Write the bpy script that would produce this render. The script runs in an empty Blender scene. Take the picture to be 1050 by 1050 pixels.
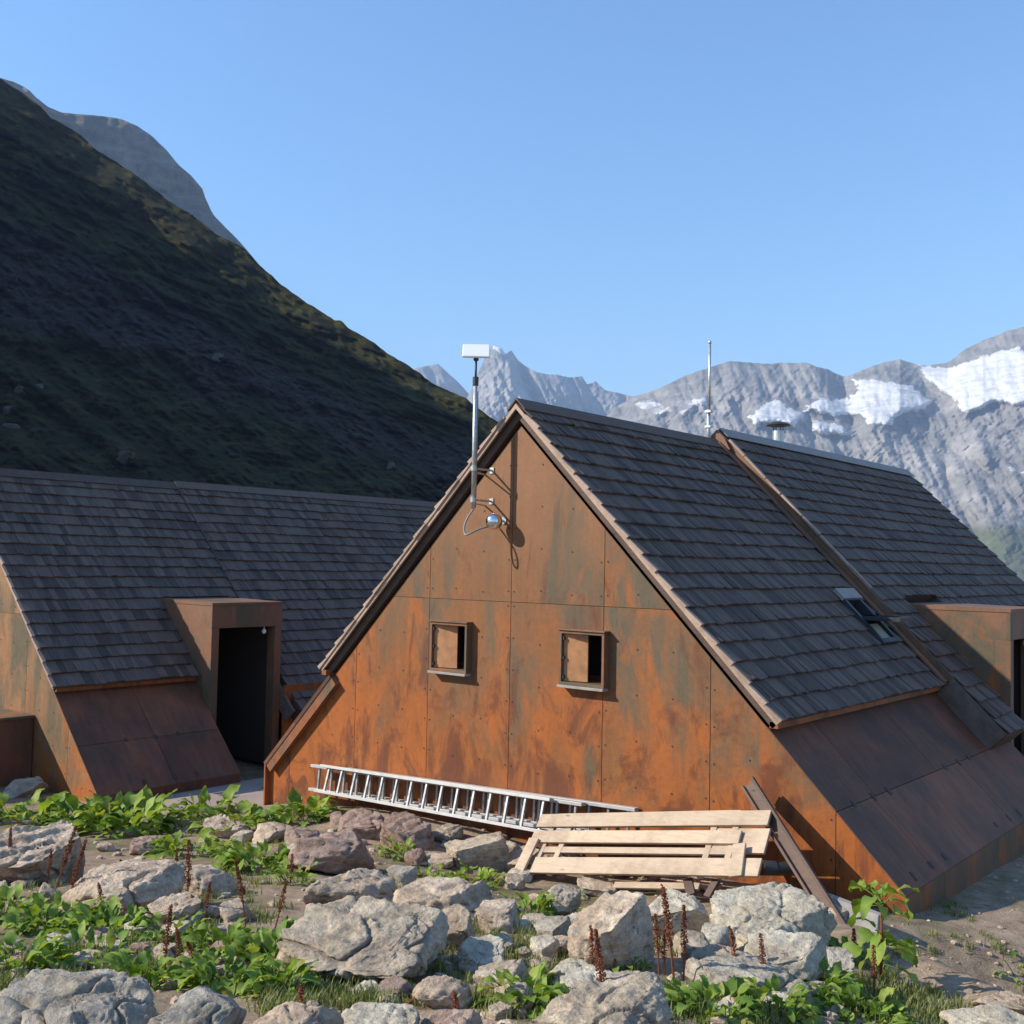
import bpy, bmesh, math, random
import numpy as np
from mathutils import Vector, Matrix, noise as mnoise

rng = random.Random(7)
SC = bpy.context.scene
COL = SC.collection

# ---------------------------------------------------------------- camera (eye = origin, +Y along the hut ridges)
FPX = 1097.4; CPX = 525.0
YAW, PITCH, ROLL = math.radians(39.69), math.radians(2.764), math.radians(1.095)
F = Vector((-math.sin(YAW)*math.cos(PITCH), math.cos(YAW)*math.cos(PITCH), math.sin(PITCH)))
R0 = Vector((math.cos(YAW), math.sin(YAW), 0)); U0 = R0.cross(F)
R = R0*math.cos(ROLL)+U0*math.sin(ROLL); U = U0*math.cos(ROLL)-R0*math.sin(ROLL)
FH = Vector((-math.sin(YAW), math.cos(YAW), 0)); RH = Vector((math.cos(YAW), math.sin(YAW), 0))
cam = bpy.data.cameras.new('camera'); camo = bpy.data.objects.new('camera', cam); COL.objects.link(camo)
camo.matrix_world = Matrix(((R.x, U.x, -F.x, 0), (R.y, U.y, -F.y, 0), (R.z, U.z, -F.z, 0), (0, 0, 0, 1)))
cam.sensor_width = 36; cam.lens = 36*FPX/1050; cam.clip_end = 60000; cam.clip_start = .05
SC.camera = camo
def ray(px, py): return F+R*((px-CPX)/FPX)-U*((py-CPX)/FPX)
def azel(px, py):
    d = ray(px, py)
    return math.atan2(d.dot(RH), d.dot(FH)), math.atan2(d.z, math.hypot(d.x, d.y))

# ---------------------------------------------------------------- numpy noise
_perm = np.random.RandomState(3).permutation(512)
_perm = np.concatenate([_perm, _perm])
_grad = np.random.RandomState(4).normal(size=(512, 3)); _grad /= np.linalg.norm(_grad, axis=1)[:, None]
def perlin(P):
    P = np.asarray(P, float); I = np.floor(P).astype(int); f = P-I; u = f*f*f*(f*(f*6-15)+10)
    out = np.zeros(len(P))
    for dx in (0, 1):
        wx = u[:, 0] if dx else 1-u[:, 0]
        for dy in (0, 1):
            wy = u[:, 1] if dy else 1-u[:, 1]
            for dz in (0, 1):
                wz = u[:, 2] if dz else 1-u[:, 2]
                h = _perm[(_perm[(_perm[(I[:, 0]+dx) & 511]+I[:, 1]+dy) & 511]+I[:, 2]+dz) & 511]
                g = _grad[h]
                out += wx*wy*wz*((f[:, 0]-dx)*g[:, 0]+(f[:, 1]-dy)*g[:, 1]+(f[:, 2]-dz)*g[:, 2])
    return out*1.5
def fbm(P, oct=5, lac=2.0, gain=.5):
    P = np.asarray(P, float); a = 1; s = np.zeros(len(P)); t = 0
    for k in range(oct):
        s += a*perlin(P+k*17.3); t += a; a *= gain; P = P*lac
    return s/t
def ridged(P, oct=5, lac=2.0, gain=.55):
    P = np.asarray(P, float); a = 1; s = np.zeros(len(P)); t = 0
    for k in range(oct):
        s += a*(1-2*np.abs(perlin(P+k*9.1))); t += a; a *= gain; P = P*lac
    return s/t
def sstep(a, b, x):
    t = np.clip((x-a)/(b-a), 0, 1); return t*t*(3-2*t)

# ---------------------------------------------------------------- materials
class G:
    def __init__(s, name):
        s.m = bpy.data.materials.new(name); s.m.use_nodes = True; s.t = s.m.node_tree; s.t.nodes.clear()
        s.out = s.n('ShaderNodeOutputMaterial')
        s.co = s.n('ShaderNodeTexCoord').outputs['Object']
    def n(s, typ, **kw):
        nd = s.t.nodes.new(typ)
        for k, v in kw.items(): setattr(nd, k, v)
        return nd
    def put(s, sock, v):
        if isinstance(v, bpy.types.NodeSocket): s.t.links.new(v, sock)
        elif isinstance(v, (tuple, list)) and len(v) == 3 and sock.type == 'RGBA': sock.default_value = (*v, 1)
        else: sock.default_value = v
    def map(s, scale=(1, 1, 1), loc=(0, 0, 0), rot=(0, 0, 0), vec=None):
        nd = s.n('ShaderNodeMapping'); s.put(nd.inputs['Vector'], vec or s.co)
        nd.inputs['Scale'].default_value = scale; nd.inputs['Location'].default_value = loc; nd.inputs['Rotation'].default_value = rot
        return nd.outputs[0]
    def noise(s, scale, detail=4, rough=.55, vec=None, dist=0):
        nd = s.n('ShaderNodeTexNoise'); s.put(nd.inputs['Vector'], vec or s.co)
        nd.inputs['Scale'].default_value = scale; nd.inputs['Detail'].default_value = detail
        nd.inputs['Roughness'].default_value = rough; nd.inputs['Distortion'].default_value = dist
        return nd.outputs[0]
    def vor(s, scale, feature='F1', vec=None):
        nd = s.n('ShaderNodeTexVoronoi', feature=feature); s.put(nd.inputs['Vector'], vec or s.co); nd.inputs['Scale'].default_value = scale
        return nd.outputs['Distance']
    def ramp(s, fac, stops, interp='LINEAR'):
        nd = s.n('ShaderNodeValToRGB'); s.put(nd.inputs[0], fac); cr = nd.color_ramp; cr.interpolation = interp
        while len(cr.elements) < len(stops): cr.elements.new(.5)
        for e, (p, c) in zip(cr.elements, stops):
            e.position = p; e.color = (*c, 1) if not isinstance(c, (int, float)) else (c, c, c, 1)
        return nd.outputs[0]
    def mix(s, fac, a, b, mode='MIX'):
        nd = s.n('ShaderNodeMix', data_type='RGBA', blend_type=mode); s.put(nd.inputs[0], fac)
        s.put(nd.inputs[6], a); s.put(nd.inputs[7], b); return nd.outputs[2]
    def math(s, op, a, b=0, clamp=False):
        nd = s.n('ShaderNodeMath', operation=op, use_clamp=clamp); s.put(nd.inputs[0], a); s.put(nd.inputs[1], b); return nd.outputs[0]
    def rng(s, v, a, b, c=0, d=1):
        nd = s.n('ShaderNodeMapRange'); s.put(nd.inputs[0], v)
        for i, q in enumerate((a, b, c, d)): nd.inputs[i+1].default_value = q
        return nd.outputs[0]
    def attr(s, name): return s.n('ShaderNodeAttribute', attribute_name=name).outputs['Fac']
    def xyz(s, vec=None):
        nd = s.n('ShaderNodeSeparateXYZ'); s.put(nd.inputs[0], vec or s.co); return nd.outputs
    def bump(s, h, strength=.3, dist=.02, normal=None):
        nd = s.n('ShaderNodeBump'); s.put(nd.inputs['Height'], h); nd.inputs['Strength'].default_value = strength
        nd.inputs['Distance'].default_value = dist
        if normal: s.put(nd.inputs['Normal'], normal)
        return nd.outputs[0]
    def scale_col(s, col, f):   # multiply colour by a scalar socket
        nd = s.n('ShaderNodeVectorMath', operation='SCALE'); s.put(nd.inputs[0], col); s.put(nd.inputs[3], f); return nd.outputs[0]
    def bsdf(s, color, rough=.7, metal=0, normal=None, spec=.4, **kw):
        nd = s.n('ShaderNodeBsdfPrincipled'); s.put(nd.inputs['Base Color'], color); s.put(nd.inputs['Roughness'], rough)
        s.put(nd.inputs['Metallic'], metal); nd.inputs['Specular IOR Level'].default_value = spec
        if normal: s.put(nd.inputs['Normal'], normal)
        for k, v in kw.items(): s.put(nd.inputs[k], v)
        s.t.links.new(nd.outputs[0], s.out.inputs[0]); return nd
M = {}
def corten(name, top, mid, low, zt, zb, dark, rough=.72, less=0):
    g = G(name); z = g.xyz()[2]; t = g.attr('tint')
    off = g.n('ShaderNodeCombineXYZ'); g.put(off.inputs[0], g.math('MULTIPLY', t, 1.7)); g.put(off.inputs[2], g.math('MULTIPLY', t, .9))
    ad = g.n('ShaderNodeVectorMath', operation='ADD'); g.put(ad.inputs[0], g.co); g.put(ad.inputs[1], off.outputs[0]); v = ad.outputs[0]   # every sheet weathered by itself
    h = g.rng(z, zb, zt)
    big = g.noise(.8, 6, .6, v, .5); orn = g.noise(1.15, 9, .66, g.map((1, 1, .55), (3.1, 0, 7), vec=v), .8)
    red = g.noise(1.9, 9, .70, g.map((1, 1, .5), (5, 9, 1), vec=v), .9); oli = g.noise(1.0, 7, .62, g.map((1.2, 1.2, .5), (11, 2, 3), vec=v), .6)
    streak = g.noise(1.0, 7, .65, g.map((4.5, 4.5, .6), vec=v), .6); drip = g.noise(1.0, 4, .6, g.map((26, 26, .8), vec=v)); fine = g.noise(60, 5, .65); spk = g.noise(13, 7, .72, v)
    col = g.ramp(g.math('ADD', h, g.math('MULTIPLY', g.math('SUBTRACT', big, .5), 1.2)), [(.1, low), (.5, mid), (.9, top)])
    of = g.math('ADD', g.math('SUBTRACT', oli, g.math('MULTIPLY', g.math('ABSOLUTE', g.math('SUBTRACT', h, .45)), .28)), g.math('MULTIPLY', g.math('SUBTRACT', streak, .5), .25))
    col = g.mix(g.ramp(of, [(.40, 0), (.55, .92)]), col, (.100, .080, .046))
    rf = g.math('ADD', g.math('ADD', orn, g.math('MULTIPLY', g.math('SUBTRACT', .50, h), .38)), g.math('ADD', g.math('MULTIPLY', t, .04), g.math('MULTIPLY', g.math('SUBTRACT', streak, .5), .22)))
    col = g.mix(g.ramp(rf, [(.505+less, 0), (.63+less, .8), (.76+less, 1)]), col, (.335, .090, .012))
    df = g.math('ADD', g.math('ADD', red, g.math('MULTIPLY', g.math('SUBTRACT', .45, h), .22)), g.math('MULTIPLY', g.math('SUBTRACT', streak, .5), .3))
    col = g.mix(g.ramp(df, [(.535+less, 0), (.64+less, .75), (.76+less, .95)]), col, dark)
    ye = g.noise(1.5, 8, .7, g.map((1, 1, .6), (2, 7, 5), vec=v), .7)
    col = g.mix(g.math('MULTIPLY', g.ramp(ye, [(.60, 0), (.70, .6)]), g.rng(h, .65, .1)), col, (.33, .135, .026))
    col = g.mix(.16, col, g.ramp(streak, [(.32, .22), (.68, .74)]), 'OVERLAY')
    col = g.mix(.08, col, g.ramp(drip, [(.35, .25), (.65, .7)]), 'OVERLAY')
    col = g.mix(.35, col, g.ramp(spk, [(.32, .25), (.68, .72)]), 'OVERLAY'); col = g.mix(.25, col, g.ramp(fine, [(.3, .3), (.7, .7)]), 'OVERLAY')
    g.bsdf(col, g.rng(spk, .3, .7, rough-.2, rough+.08), 0, g.bump(g.math('ADD', fine, g.math('MULTIPLY', spk, .7)), .12, .008), spec=.38)
    return g.m
M['corten'] = corten('weathered_steel', (.235, .104, .042), (.20, .086, .031), (.235, .080, .019), 5.5, .2, (.115, .032, .012))
M['corten_trim'] = corten('weathered_steel_trim', (.215, .105, .058), (.20, .092, .048), (.21, .085, .036), 6, -3, (.13, .05, .026), less=.05)
M['corten_pale'] = corten('tan_weathered_steel', (.27, .155, .075), (.27, .145, .062), (.27, .125, .048), 5.9, .2, (.16, .06, .025), less=.09)
M['apron'] = None
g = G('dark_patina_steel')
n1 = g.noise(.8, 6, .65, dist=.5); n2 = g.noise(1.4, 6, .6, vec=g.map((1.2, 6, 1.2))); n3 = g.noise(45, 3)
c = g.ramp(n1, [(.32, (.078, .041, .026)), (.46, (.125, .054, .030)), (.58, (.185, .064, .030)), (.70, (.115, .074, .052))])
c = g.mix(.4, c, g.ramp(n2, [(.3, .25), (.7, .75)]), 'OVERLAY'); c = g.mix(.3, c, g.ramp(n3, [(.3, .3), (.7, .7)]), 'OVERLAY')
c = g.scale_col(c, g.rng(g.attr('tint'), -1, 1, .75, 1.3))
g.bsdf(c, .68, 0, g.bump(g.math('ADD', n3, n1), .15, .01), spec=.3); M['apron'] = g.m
def shingles(name, a, b, warm):
    g = G(name); t = g.attr('tint'); grain = g.noise(1, 5, .7, vec=g.map((4, 70, 4))); blot = g.noise(1.3, 5, .6)
    c = g.mix(g.rng(t, -1, 1), a, b); c = g.mix(g.ramp(g.math('ADD', blot, g.math('MULTIPLY', t, .12)), [(.45, 0), (.68, .75)]), c, warm)
    c = g.mix(.6, c, g.ramp(grain, [(.3, .18), (.72, .78)]), 'OVERLAY')
    g.bsdf(c, .8, 0, g.bump(grain, .5, .006), spec=.25); return g.m
M['shingle'] = shingles('grey_wood_shingle', (.082, .057, .045), (.180, .134, .108), (.155, .105, .078))
def wood(name, a, b, dark, sc=1.0, rough=.65):
    g = G(name); gr = g.noise(2.2, 6, .62, vec=g.map((1.2*sc, 14*sc, 14*sc)), dist=1.2); kn = g.vor(2.4, vec=g.map((.9*sc, 3*sc, 3*sc)))
    c = g.ramp(gr, [(.28, a), (.6, b), (.8, a)]); c = g.scale_col(c, g.rng(g.attr('tint'), -1, 1, .86, 1.12))
    c = g.mix(g.ramp(kn, [(.05, .8), (.12, 0)]), c, dark); dirt = g.noise(1.8, 5, .7)
    c = g.mix(g.ramp(dirt, [(.46, 0), (.75, .6)]), c, dark)
    g.bsdf(c, rough, 0, g.bump(gr, .25, .004), spec=.3); return g.m
M['plank'] = wood('pale_larch_plank', (.42, .31, .205), (.52, .40, .28), (.17, .10, .06))
M['old_wood'] = wood('dark_brown_timber', (.085, .052, .038), (.125, .078, .056), (.04, .027, .02))
M['lath'] = wood('verge_lath', (.33, .225, .165), (.42, .30, .225), (.16, .10, .07))
def plain(name, col, rough=.5, metal=0, var=.3, sc=20, bump=.08, spec=.5):
    g = G(name); n = g.noise(sc, 4); c = g.mix(var, col, g.ramp(n, [(.3, .25), (.7, .75)]), 'OVERLAY')
    g.bsdf(c, g.rng(n, .3, .7, max(.02, rough-.08), rough+.08), metal, g.bump(n, bump, .003), spec=spec); return g.m
M['alu'] = plain('scuffed_aluminium', (.46, .44, .42), .42, .75, .25, 14)
M['alu_paint'] = plain('pale_painted_rail', (.42, .40, .37), .5, .1, .25, 9)
M['galv'] = plain('galvanised_steel', (.50, .52, .50), .45, .7, .4, 30)
M['chrome'] = plain('polished_ball', (.80, .80, .82), .14, 1, .05, 5, 0)
M['white'] = plain('white_plastic', (.82, .82, .82), .4, 0, .06, 12)
M['black'] = plain('black_plastic', (.03, .03, .032), .5, 0, .2, 12)
M['cable'] = plain('grey_cable', (.24, .23, .22), .6, 0, .2, 12)
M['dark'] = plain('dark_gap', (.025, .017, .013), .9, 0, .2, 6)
M['shutter_lit'] = plain('sunlit_shutter_board', (.40, .185, .075), .6, 0, .4, 9)  # lightened warm board, sunlight on the window reveal put into its colour
M['shade_timber'] = plain('shade_dark_timber', (.045, .03, .022), .85, 0, .3, 5)  # near-black, shade of the passage and verge underside put into the colour
M['sill'] = plain('light_metal_sill', (.60, .60, .57), .5, .2, .25, 12)
M['zinc'] = plain('pale_zinc', (.30, .265, .23), .75, 0, .3, 8)
M['rivet'] = plain('rivet_head', (.05, .028, .02), .7, 0, .2, 30)
M['blind'] = plain('pale_blind', (.42, .44, .34), .7, 0, .15, 25)
M['doorred'] = plain('dark_red_door', (.16, .055, .035), .55, 0, .35, 6)
M['yellowwood'] = plain('varnished_sash', (.22, .17, .09), .5, 0, .3, 12)
M['concrete'] = plain('grey_concrete', (.27, .25, .22), .85, 0, .35, 9, .3, .2)
g = G('pink_paving'); n = g.noise(1.3, 7, .7); n2 = g.noise(60, 3)
c = g.ramp(n, [(.3, (.26, .19, .16)), (.7, (.38, .29, .245))]); c = g.mix(.4, c, g.ramp(n2, [(.3, .3), (.7, .7)]), 'OVERLAY')
g.bsdf(c, .9, 0, g.bump(g.math('ADD', n, n2), .3, .01), spec=.2); M['paving'] = g.m
g = G('window_glass'); b = g.bsdf((.02, .025, .03), .03, 0, None, .6); M['glass'] = g.m

def rockmat(name, a, b, c3, lichen):
    g = G(name); oi = g.n('ShaderNodeObjectInfo').outputs['Random']
    off = g.n('ShaderNodeCombineXYZ'); g.put(off.inputs[0], g.math('MULTIPLY', oi, 37)); g.put(off.inputs[1], g.math('MULTIPLY', oi, 91))
    add = g.n('ShaderNodeVectorMath', operation='ADD'); g.put(add.inputs[0], g.co); g.put(add.inputs[1], off.outputs[0]); v = add.outputs[0]
    n1 = g.noise(2.2, 8, .68, v, .6); n2 = g.noise(9, 8, .7, v); n3 = g.noise(40, 5, .65, v); lay = g.noise(2, 6, .6, g.map((1.5, 1.5, 9), rot=(.5, .3, 0), vec=v), .5)
    col = g.ramp(n1, [(.32, a), (.5, b), (.68, c3)])
    col = g.mix(.5, col, g.ramp(lay, [(.3, .28), (.7, .74)]), 'OVERLAY')
    col = g.mix(.55, col, g.ramp(n2, [(.32, .22), (.68, .80)]), 'OVERLAY')
    col = g.mix(.40, col, g.ramp(n3, [(.3, .25), (.7, .75)]), 'OVERLAY')
    li = g.noise(4.5, 7, .72, g.map(loc=(4, 8, 1), vec=v)); up = g.n('ShaderNodeNewGeometry').outputs['Normal']
    lf = g.math('MULTIPLY', g.ramp(li, [(.56, 0), (.66, .7)]), g.rng(g.xyz(up)[2], -.1, .5))
    col = g.mix(lf, col, lichen)
    dk = g.ramp(g.noise(14, 5, .7, g.map(loc=(9, 1, 3), vec=v)), [(.62, 0), (.70, .75)])
    col = g.mix(dk, col, (.10, .085, .072))
    nb = g.bump(g.math('ADD', n2, g.math('MULTIPLY', lay, .6)), .7, .07); nb = g.bump(n3, .6, .02, nb)
    g.bsdf(col, .9, 0, nb, spec=.2); return g.m
M['rock_grey'] = rockmat('grey_gneiss', (.285, .215, .15), (.42, .335, .24), (.54, .45, .335), (.37, .34, .235))
M['rock_tan'] = rockmat('tan_gneiss', (.33, .24, .16), (.46, .35, .25), (.57, .455, .335), (.40, .39, .31))
M['rock_pink'] = rockmat('reddish_gneiss', (.24, .155, .115), (.33, .225, .17), (.40, .295, .23), (.36, .33, .27))
M['rock_pale'] = rockmat('pale_lichened_gneiss', (.35, .29, .21), (.49, .425, .32), (.59, .52, .40), (.50, .48, .38))
M['rock_shade'] = rockmat('shaded_hill_rock', (.07, .058, .045), (.11, .092, .072), (.15, .128, .10), (.12, .115, .08))  # darker copy of the rock, hillside shade put into its colour
M['rock_blue'] = rockmat('blue_grey_schist', (.25, .21, .16), (.355, .305, .235), (.46, .405, .32), (.37, .365, .29))

g = G('rocky_soil')
n1 = g.noise(.9, 7, .66); n2 = g.noise(6, 8, .7); n3 = g.noise(45, 5, .7); vo = g.vor(26)
soil = g.ramp(n2, [(.3, (.17, .115, .075)), (.5, (.33, .235, .16)), (.7, (.46, .345, .245))])
soil = g.mix(.5, soil, g.ramp(n3, [(.3, .25), (.7, .75)]), 'OVERLAY')
soil = g.mix(g.ramp(vo, [(.10, .55), (.24, 0)]), soil, (.36, .32, .27))
grn = g.ramp(n2, [(.3, (.03, .05, .014)), (.7, (.085, .115, .03))]); grn = g.mix(.5, grn, g.ramp(n3, [(.3, .2), (.7, .8)]), 'OVERLAY')
gf = g.math('MULTIPLY', g.ramp(g.math('ADD', n1, g.math('MULTIPLY', n2, .3)), [(.60, 0), (.74, .55)]), g.attr('grass'), True)
far = g.attr('far')
col = g.mix(gf, soil, grn)
n4 = g.noise(.004, 8, .7); col = g.mix(far, col, g.ramp(n4, [(.35, (.06, .075, .03)), (.6, (.13, .125, .09))]))
g.bsdf(col, .95, 0, g.bump(g.math('ADD', n2, n3), .6, .03), spec=.12); M['ground'] = g.m

def leafmat(name, a, b, tr):
    g = G(name); t = g.attr('tint'); n = g.noise(14, 4)
    c = g.mix(g.rng(t, -1, 1), a, b); c = g.mix(.4, c, g.ramp(n, [(.3, .25), (.7, .75)]), 'OVERLAY'); c = g.mix(g.ramp(g.math('ADD', g.noise(5, 5, .7), g.math('MULTIPLY', t, .10)), [(.60, 0), (.72, .75)]), c, (.30, .24, .07))
    p = g.n('ShaderNodeBsdfPrincipled'); g.put(p.inputs['Base Color'], c); p.inputs['Roughness'].default_value = .55; p.inputs['Specular IOR Level'].default_value = .22; g.put(p.inputs['Normal'], g.bump(g.noise(70, 4, .6), .35, .004))
    tl = g.n('ShaderNodeBsdfTranslucent'); g.put(tl.inputs[0], g.mix(1, c, tr, 'MULTIPLY'))
    mx = g.n('ShaderNodeMixShader'); mx.inputs[0].default_value = .32; g.t.links.new(p.outputs[0], mx.inputs[1]); g.t.links.new(tl.outputs[0], mx.inputs[2])
    g.t.links.new(mx.outputs[0], g.out.inputs[0]); return g.m
M['leaf'] = leafmat('dock_leaf', (.095, .18, .026), (.29, .38, .062), (1.6, 1.5, .6))
M['grassblade'] = leafmat('grass_blade', (.10, .14, .035), (.30, .30, .12), (1.3, 1.3, .7))
M['drystem'] = plain('dry_seed_head', (.20, .066, .032), .85, 0, .5, 40, .2, .1)
M['stem'] = plain('green_red_stem', (.16, .10, .045), .7, 0, .3, 20)

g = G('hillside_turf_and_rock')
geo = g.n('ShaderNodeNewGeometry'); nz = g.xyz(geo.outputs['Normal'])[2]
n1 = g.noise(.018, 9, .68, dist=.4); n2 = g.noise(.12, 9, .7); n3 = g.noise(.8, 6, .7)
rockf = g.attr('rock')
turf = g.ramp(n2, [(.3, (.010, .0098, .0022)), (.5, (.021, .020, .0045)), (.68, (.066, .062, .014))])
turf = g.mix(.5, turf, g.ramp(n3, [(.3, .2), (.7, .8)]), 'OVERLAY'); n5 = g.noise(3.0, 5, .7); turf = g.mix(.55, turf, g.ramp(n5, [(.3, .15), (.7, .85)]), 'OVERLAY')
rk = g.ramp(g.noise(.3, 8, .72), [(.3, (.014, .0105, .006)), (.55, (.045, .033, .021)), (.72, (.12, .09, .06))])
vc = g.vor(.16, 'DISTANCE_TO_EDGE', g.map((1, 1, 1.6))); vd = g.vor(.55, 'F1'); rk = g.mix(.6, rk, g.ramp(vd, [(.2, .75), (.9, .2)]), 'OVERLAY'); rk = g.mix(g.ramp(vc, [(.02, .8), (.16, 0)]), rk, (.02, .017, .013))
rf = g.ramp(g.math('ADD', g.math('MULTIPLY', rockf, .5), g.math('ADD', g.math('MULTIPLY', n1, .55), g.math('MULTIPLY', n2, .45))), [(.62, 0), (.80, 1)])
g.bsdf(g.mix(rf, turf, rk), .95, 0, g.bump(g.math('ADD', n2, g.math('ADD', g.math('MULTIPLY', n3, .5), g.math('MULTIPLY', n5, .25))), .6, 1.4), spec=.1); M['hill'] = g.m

def alpine(name, a, b, c3, sc):
    g = G(name)
    n1 = g.noise(.0035*sc, 10, .68, dist=.5); n2 = g.noise(.02*sc, 9, .72); st = g.noise(.006*sc, 8, .7, g.map((1, 1, 4.5), rot=(.25, .1, 0)), .6)
    rk = g.ramp(n1, [(.33, a), (.5, b), (.66, c3)])
    rk = g.mix(.55, rk, g.ramp(st, [(.3, .25), (.7, .76)]), 'OVERLAY'); rk = g.mix(.55, rk, g.ramp(n2, [(.3, .22), (.7, .78)]), 'OVERLAY')
    gr = g.ramp(n2, [(.3, (.06, .075, .026)), (.7, (.135, .14, .058))])
    gf = g.ramp(g.math('ADD', g.math('MULTIPLY', g.attr('green'), .6), g.math('MULTIPLY', n1, .7)), [(.66, 0), (.80, .85)])
    col = g.mix(gf, rk, gr)
    sn = g.ramp(g.math('ADD', g.math('MULTIPLY', g.attr('snow'), .80), g.math('ADD', g.math('MULTIPLY', g.math('SUBTRACT', n2, .5), 1.1), g.math('MULTIPLY', g.math('SUBTRACT', g.noise(.006*sc, 9, .75, g.map((1, 1, 5))), .5), 1.3))), [(.34, 0), (.44, .5), (.58, 1)])
    sc2 = g.ramp(g.noise(.012*sc, 9, .72, g.map((1, 1, 6))), [(.36, (.47, .465, .46)), (.55, (.66, .64, .62))])
    sc2 = g.mix(g.ramp(n1, [(.54, 0), (.72, .4)]), sc2, (.58, .54, .49))
    col = g.mix(sn, col, sc2)
    g.bsdf(col, .9, 0, g.bump(g.math('ADD', n2, st), .55, 10), spec=.1); return g.m
M['alp'] = alpine('alpine_rock', (.155, .14, .122), (.23, .21, .185), (.34, .312, .275), 1)
M['alp_dark'] = alpine('dark_dome_rock', (.12, .105, .09), (.17, .15, .125), (.24, .21, .175), 2)

# ---------------------------------------------------------------- mesh builder
class MB:
    def __init__(s): s.v = []; s.f = []; s.mi = []; s.tt = []
    def add(s, verts, faces, m=0, t=None):
        if t is None: t = rng.uniform(-1, 1)
        b = len(s.v); s.v += [tuple(q) for q in verts]
        for f in faces: s.f.append([i+b for i in f]); s.mi.append(m); s.tt.append(t)
    def box(s, lo, hi, m=0, t=None):
        x0, y0, z0 = lo; x1, y1, z1 = hi
        s.add([(x0, y0, z0), (x1, y0, z0), (x1, y1, z0), (x0, y1, z0), (x0, y0, z1), (x1, y0, z1), (x1, y1, z1), (x0, y1, z1)],
              [(0, 3, 2, 1), (4, 5, 6, 7), (0, 1, 5, 4), (1, 2, 6, 5), (2, 3, 7, 6), (3, 0, 4, 7)], m, t)
    def obox(s, o, a, b, c, m=0, t=None):   # corner o and three edge vectors, right-handed
        o, a, b, c = map(Vector, (o, a, b, c))
        s.add([o, o+a, o+a+b, o+b, o+c, o+a+c, o+a+b+c, o+b+c],
              [(0, 3, 2, 1), (4, 5, 6, 7), (0, 1, 5, 4), (1, 2, 6, 5), (2, 3, 7, 6), (3, 0, 4, 7)], m, t)
    def bar(s, p, q, w, h, up=(0, 0, 1), m=0, t=None):   # a bar from p to q, w wide, h tall, centred
        p, q = Vector(p), Vector(q); d = (q-p); u = Vector(up); sd = d.cross(u).normalized(); u = sd.cross(d).normalized()
        s.obox(p-sd*w/2-u*h/2, d, sd*w*-1 if False else sd*w, u*h, m, t) if d.cross(sd).dot(u) > 0 else s.obox(p+sd*w/2-u*h/2, d, sd*-w, u*h, m, t)
    def prism(s, poly, n, m=0, t=None):   # 3-D polygon extruded by vector n
        k = len(poly); n = Vector(n); P = [Vector(q) for q in poly]
        s.add(P+[q+n for q in P], [tuple(range(k))[::-1], tuple(range(k, 2*k))]+[(i, (i+1) % k, (i+1) % k+k, i+k) for i in range(k)], m, t)
    def tube(s, pts, r, n=10, m=0, t=None, cap=True):
        pts = [Vector(p) for p in pts]; k = len(pts); rr = r if isinstance(r, (list, tuple)) else [r]*k
        ref = Vector((0, 0, 1)); V = []; prev = None
        for i, p in enumerate(pts):
            d = (pts[min(i+1, k-1)]-pts[max(i-1, 0)]).normalized()
            if prev is None:
                a = d.cross(ref if abs(d.z) < .95 else Vector((1, 0, 0))).normalized()
            else:
                a = (prev-d*prev.dot(d)).normalized()
            prev = a; b = d.cross(a)
            for j in range(n):
                th = 2*math.pi*j/n; V.append(p+a*(rr[i]*math.cos(th))+b*(rr[i]*math.sin(th)))
        fs = [(i*n+j, i*n+(j+1) % n, (i+1)*n+(j+1) % n, (i+1)*n+j) for i in range(k-1) for j in range(n)]
        if cap: fs += [tuple(range(n))[::-1], tuple(range((k-1)*n, k*n))]
        s.add(V, fs, m, t)
    def lathe(s, c, prof, n=20, m=0, t=None):   # profile of (radius, z)
        s.tube([(c[0], c[1], c[2]+z) for _, z in prof], [max(q, .0005) for q, _ in prof], n, m, t)
    def build(s, name, mats, parent=None, smooth=False, bevel=0, base=None):
        off = Vector(base) if base is not None else (Vector(parent['_base']) if parent is not None else Vector((0, 0, 0)))
        me = bpy.data.meshes.new(name); me.from_pydata([(x-off.x, y-off.y, z-off.z) for x, y, z in s.v], [], s.f)
        for mm in (mats if isinstance(mats, (list, tuple)) else [mats]): me.materials.append(M[mm] if isinstance(mm, str) else mm)
        me.polygons.foreach_set('material_index', s.mi)
        a = me.attributes.new('tint', 'FLOAT', 'FACE'); a.data.foreach_set('value', s.tt)
        if smooth: me.polygons.foreach_set('use_smooth', [True]*len(s.f))
        bm = bmesh.new(); bm.from_mesh(me); bmesh.ops.recalc_face_normals(bm, faces=bm.faces); bm.to_mesh(me); bm.free()
        o = bpy.data.objects.new(name, me); COL.objects.link(o)
        if parent is not None:
            o.parent = parent; o['_base'] = parent['_base']
        else:
            o.location = off; o['_base'] = tuple(off)
        if bevel:
            b = o.modifiers.new('bevel', 'BEVEL'); b.width = bevel; b.segments = 2; b.limit_method = 'ANGLE'
        return o
def thing(name, label, cat, loc, group=None):
    o = bpy.data.objects.new(name, None); COL.objects.link(o); o.location = loc; o['_base'] = tuple(loc); o.empty_display_size = .2
    o['label'] = label; o['category'] = cat
    if group: o['group'] = group
    return o
def tag(o, label, cat, group=None):
    o['label'] = label; o['category'] = cat
    if group: o['group'] = group
    return o
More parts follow.
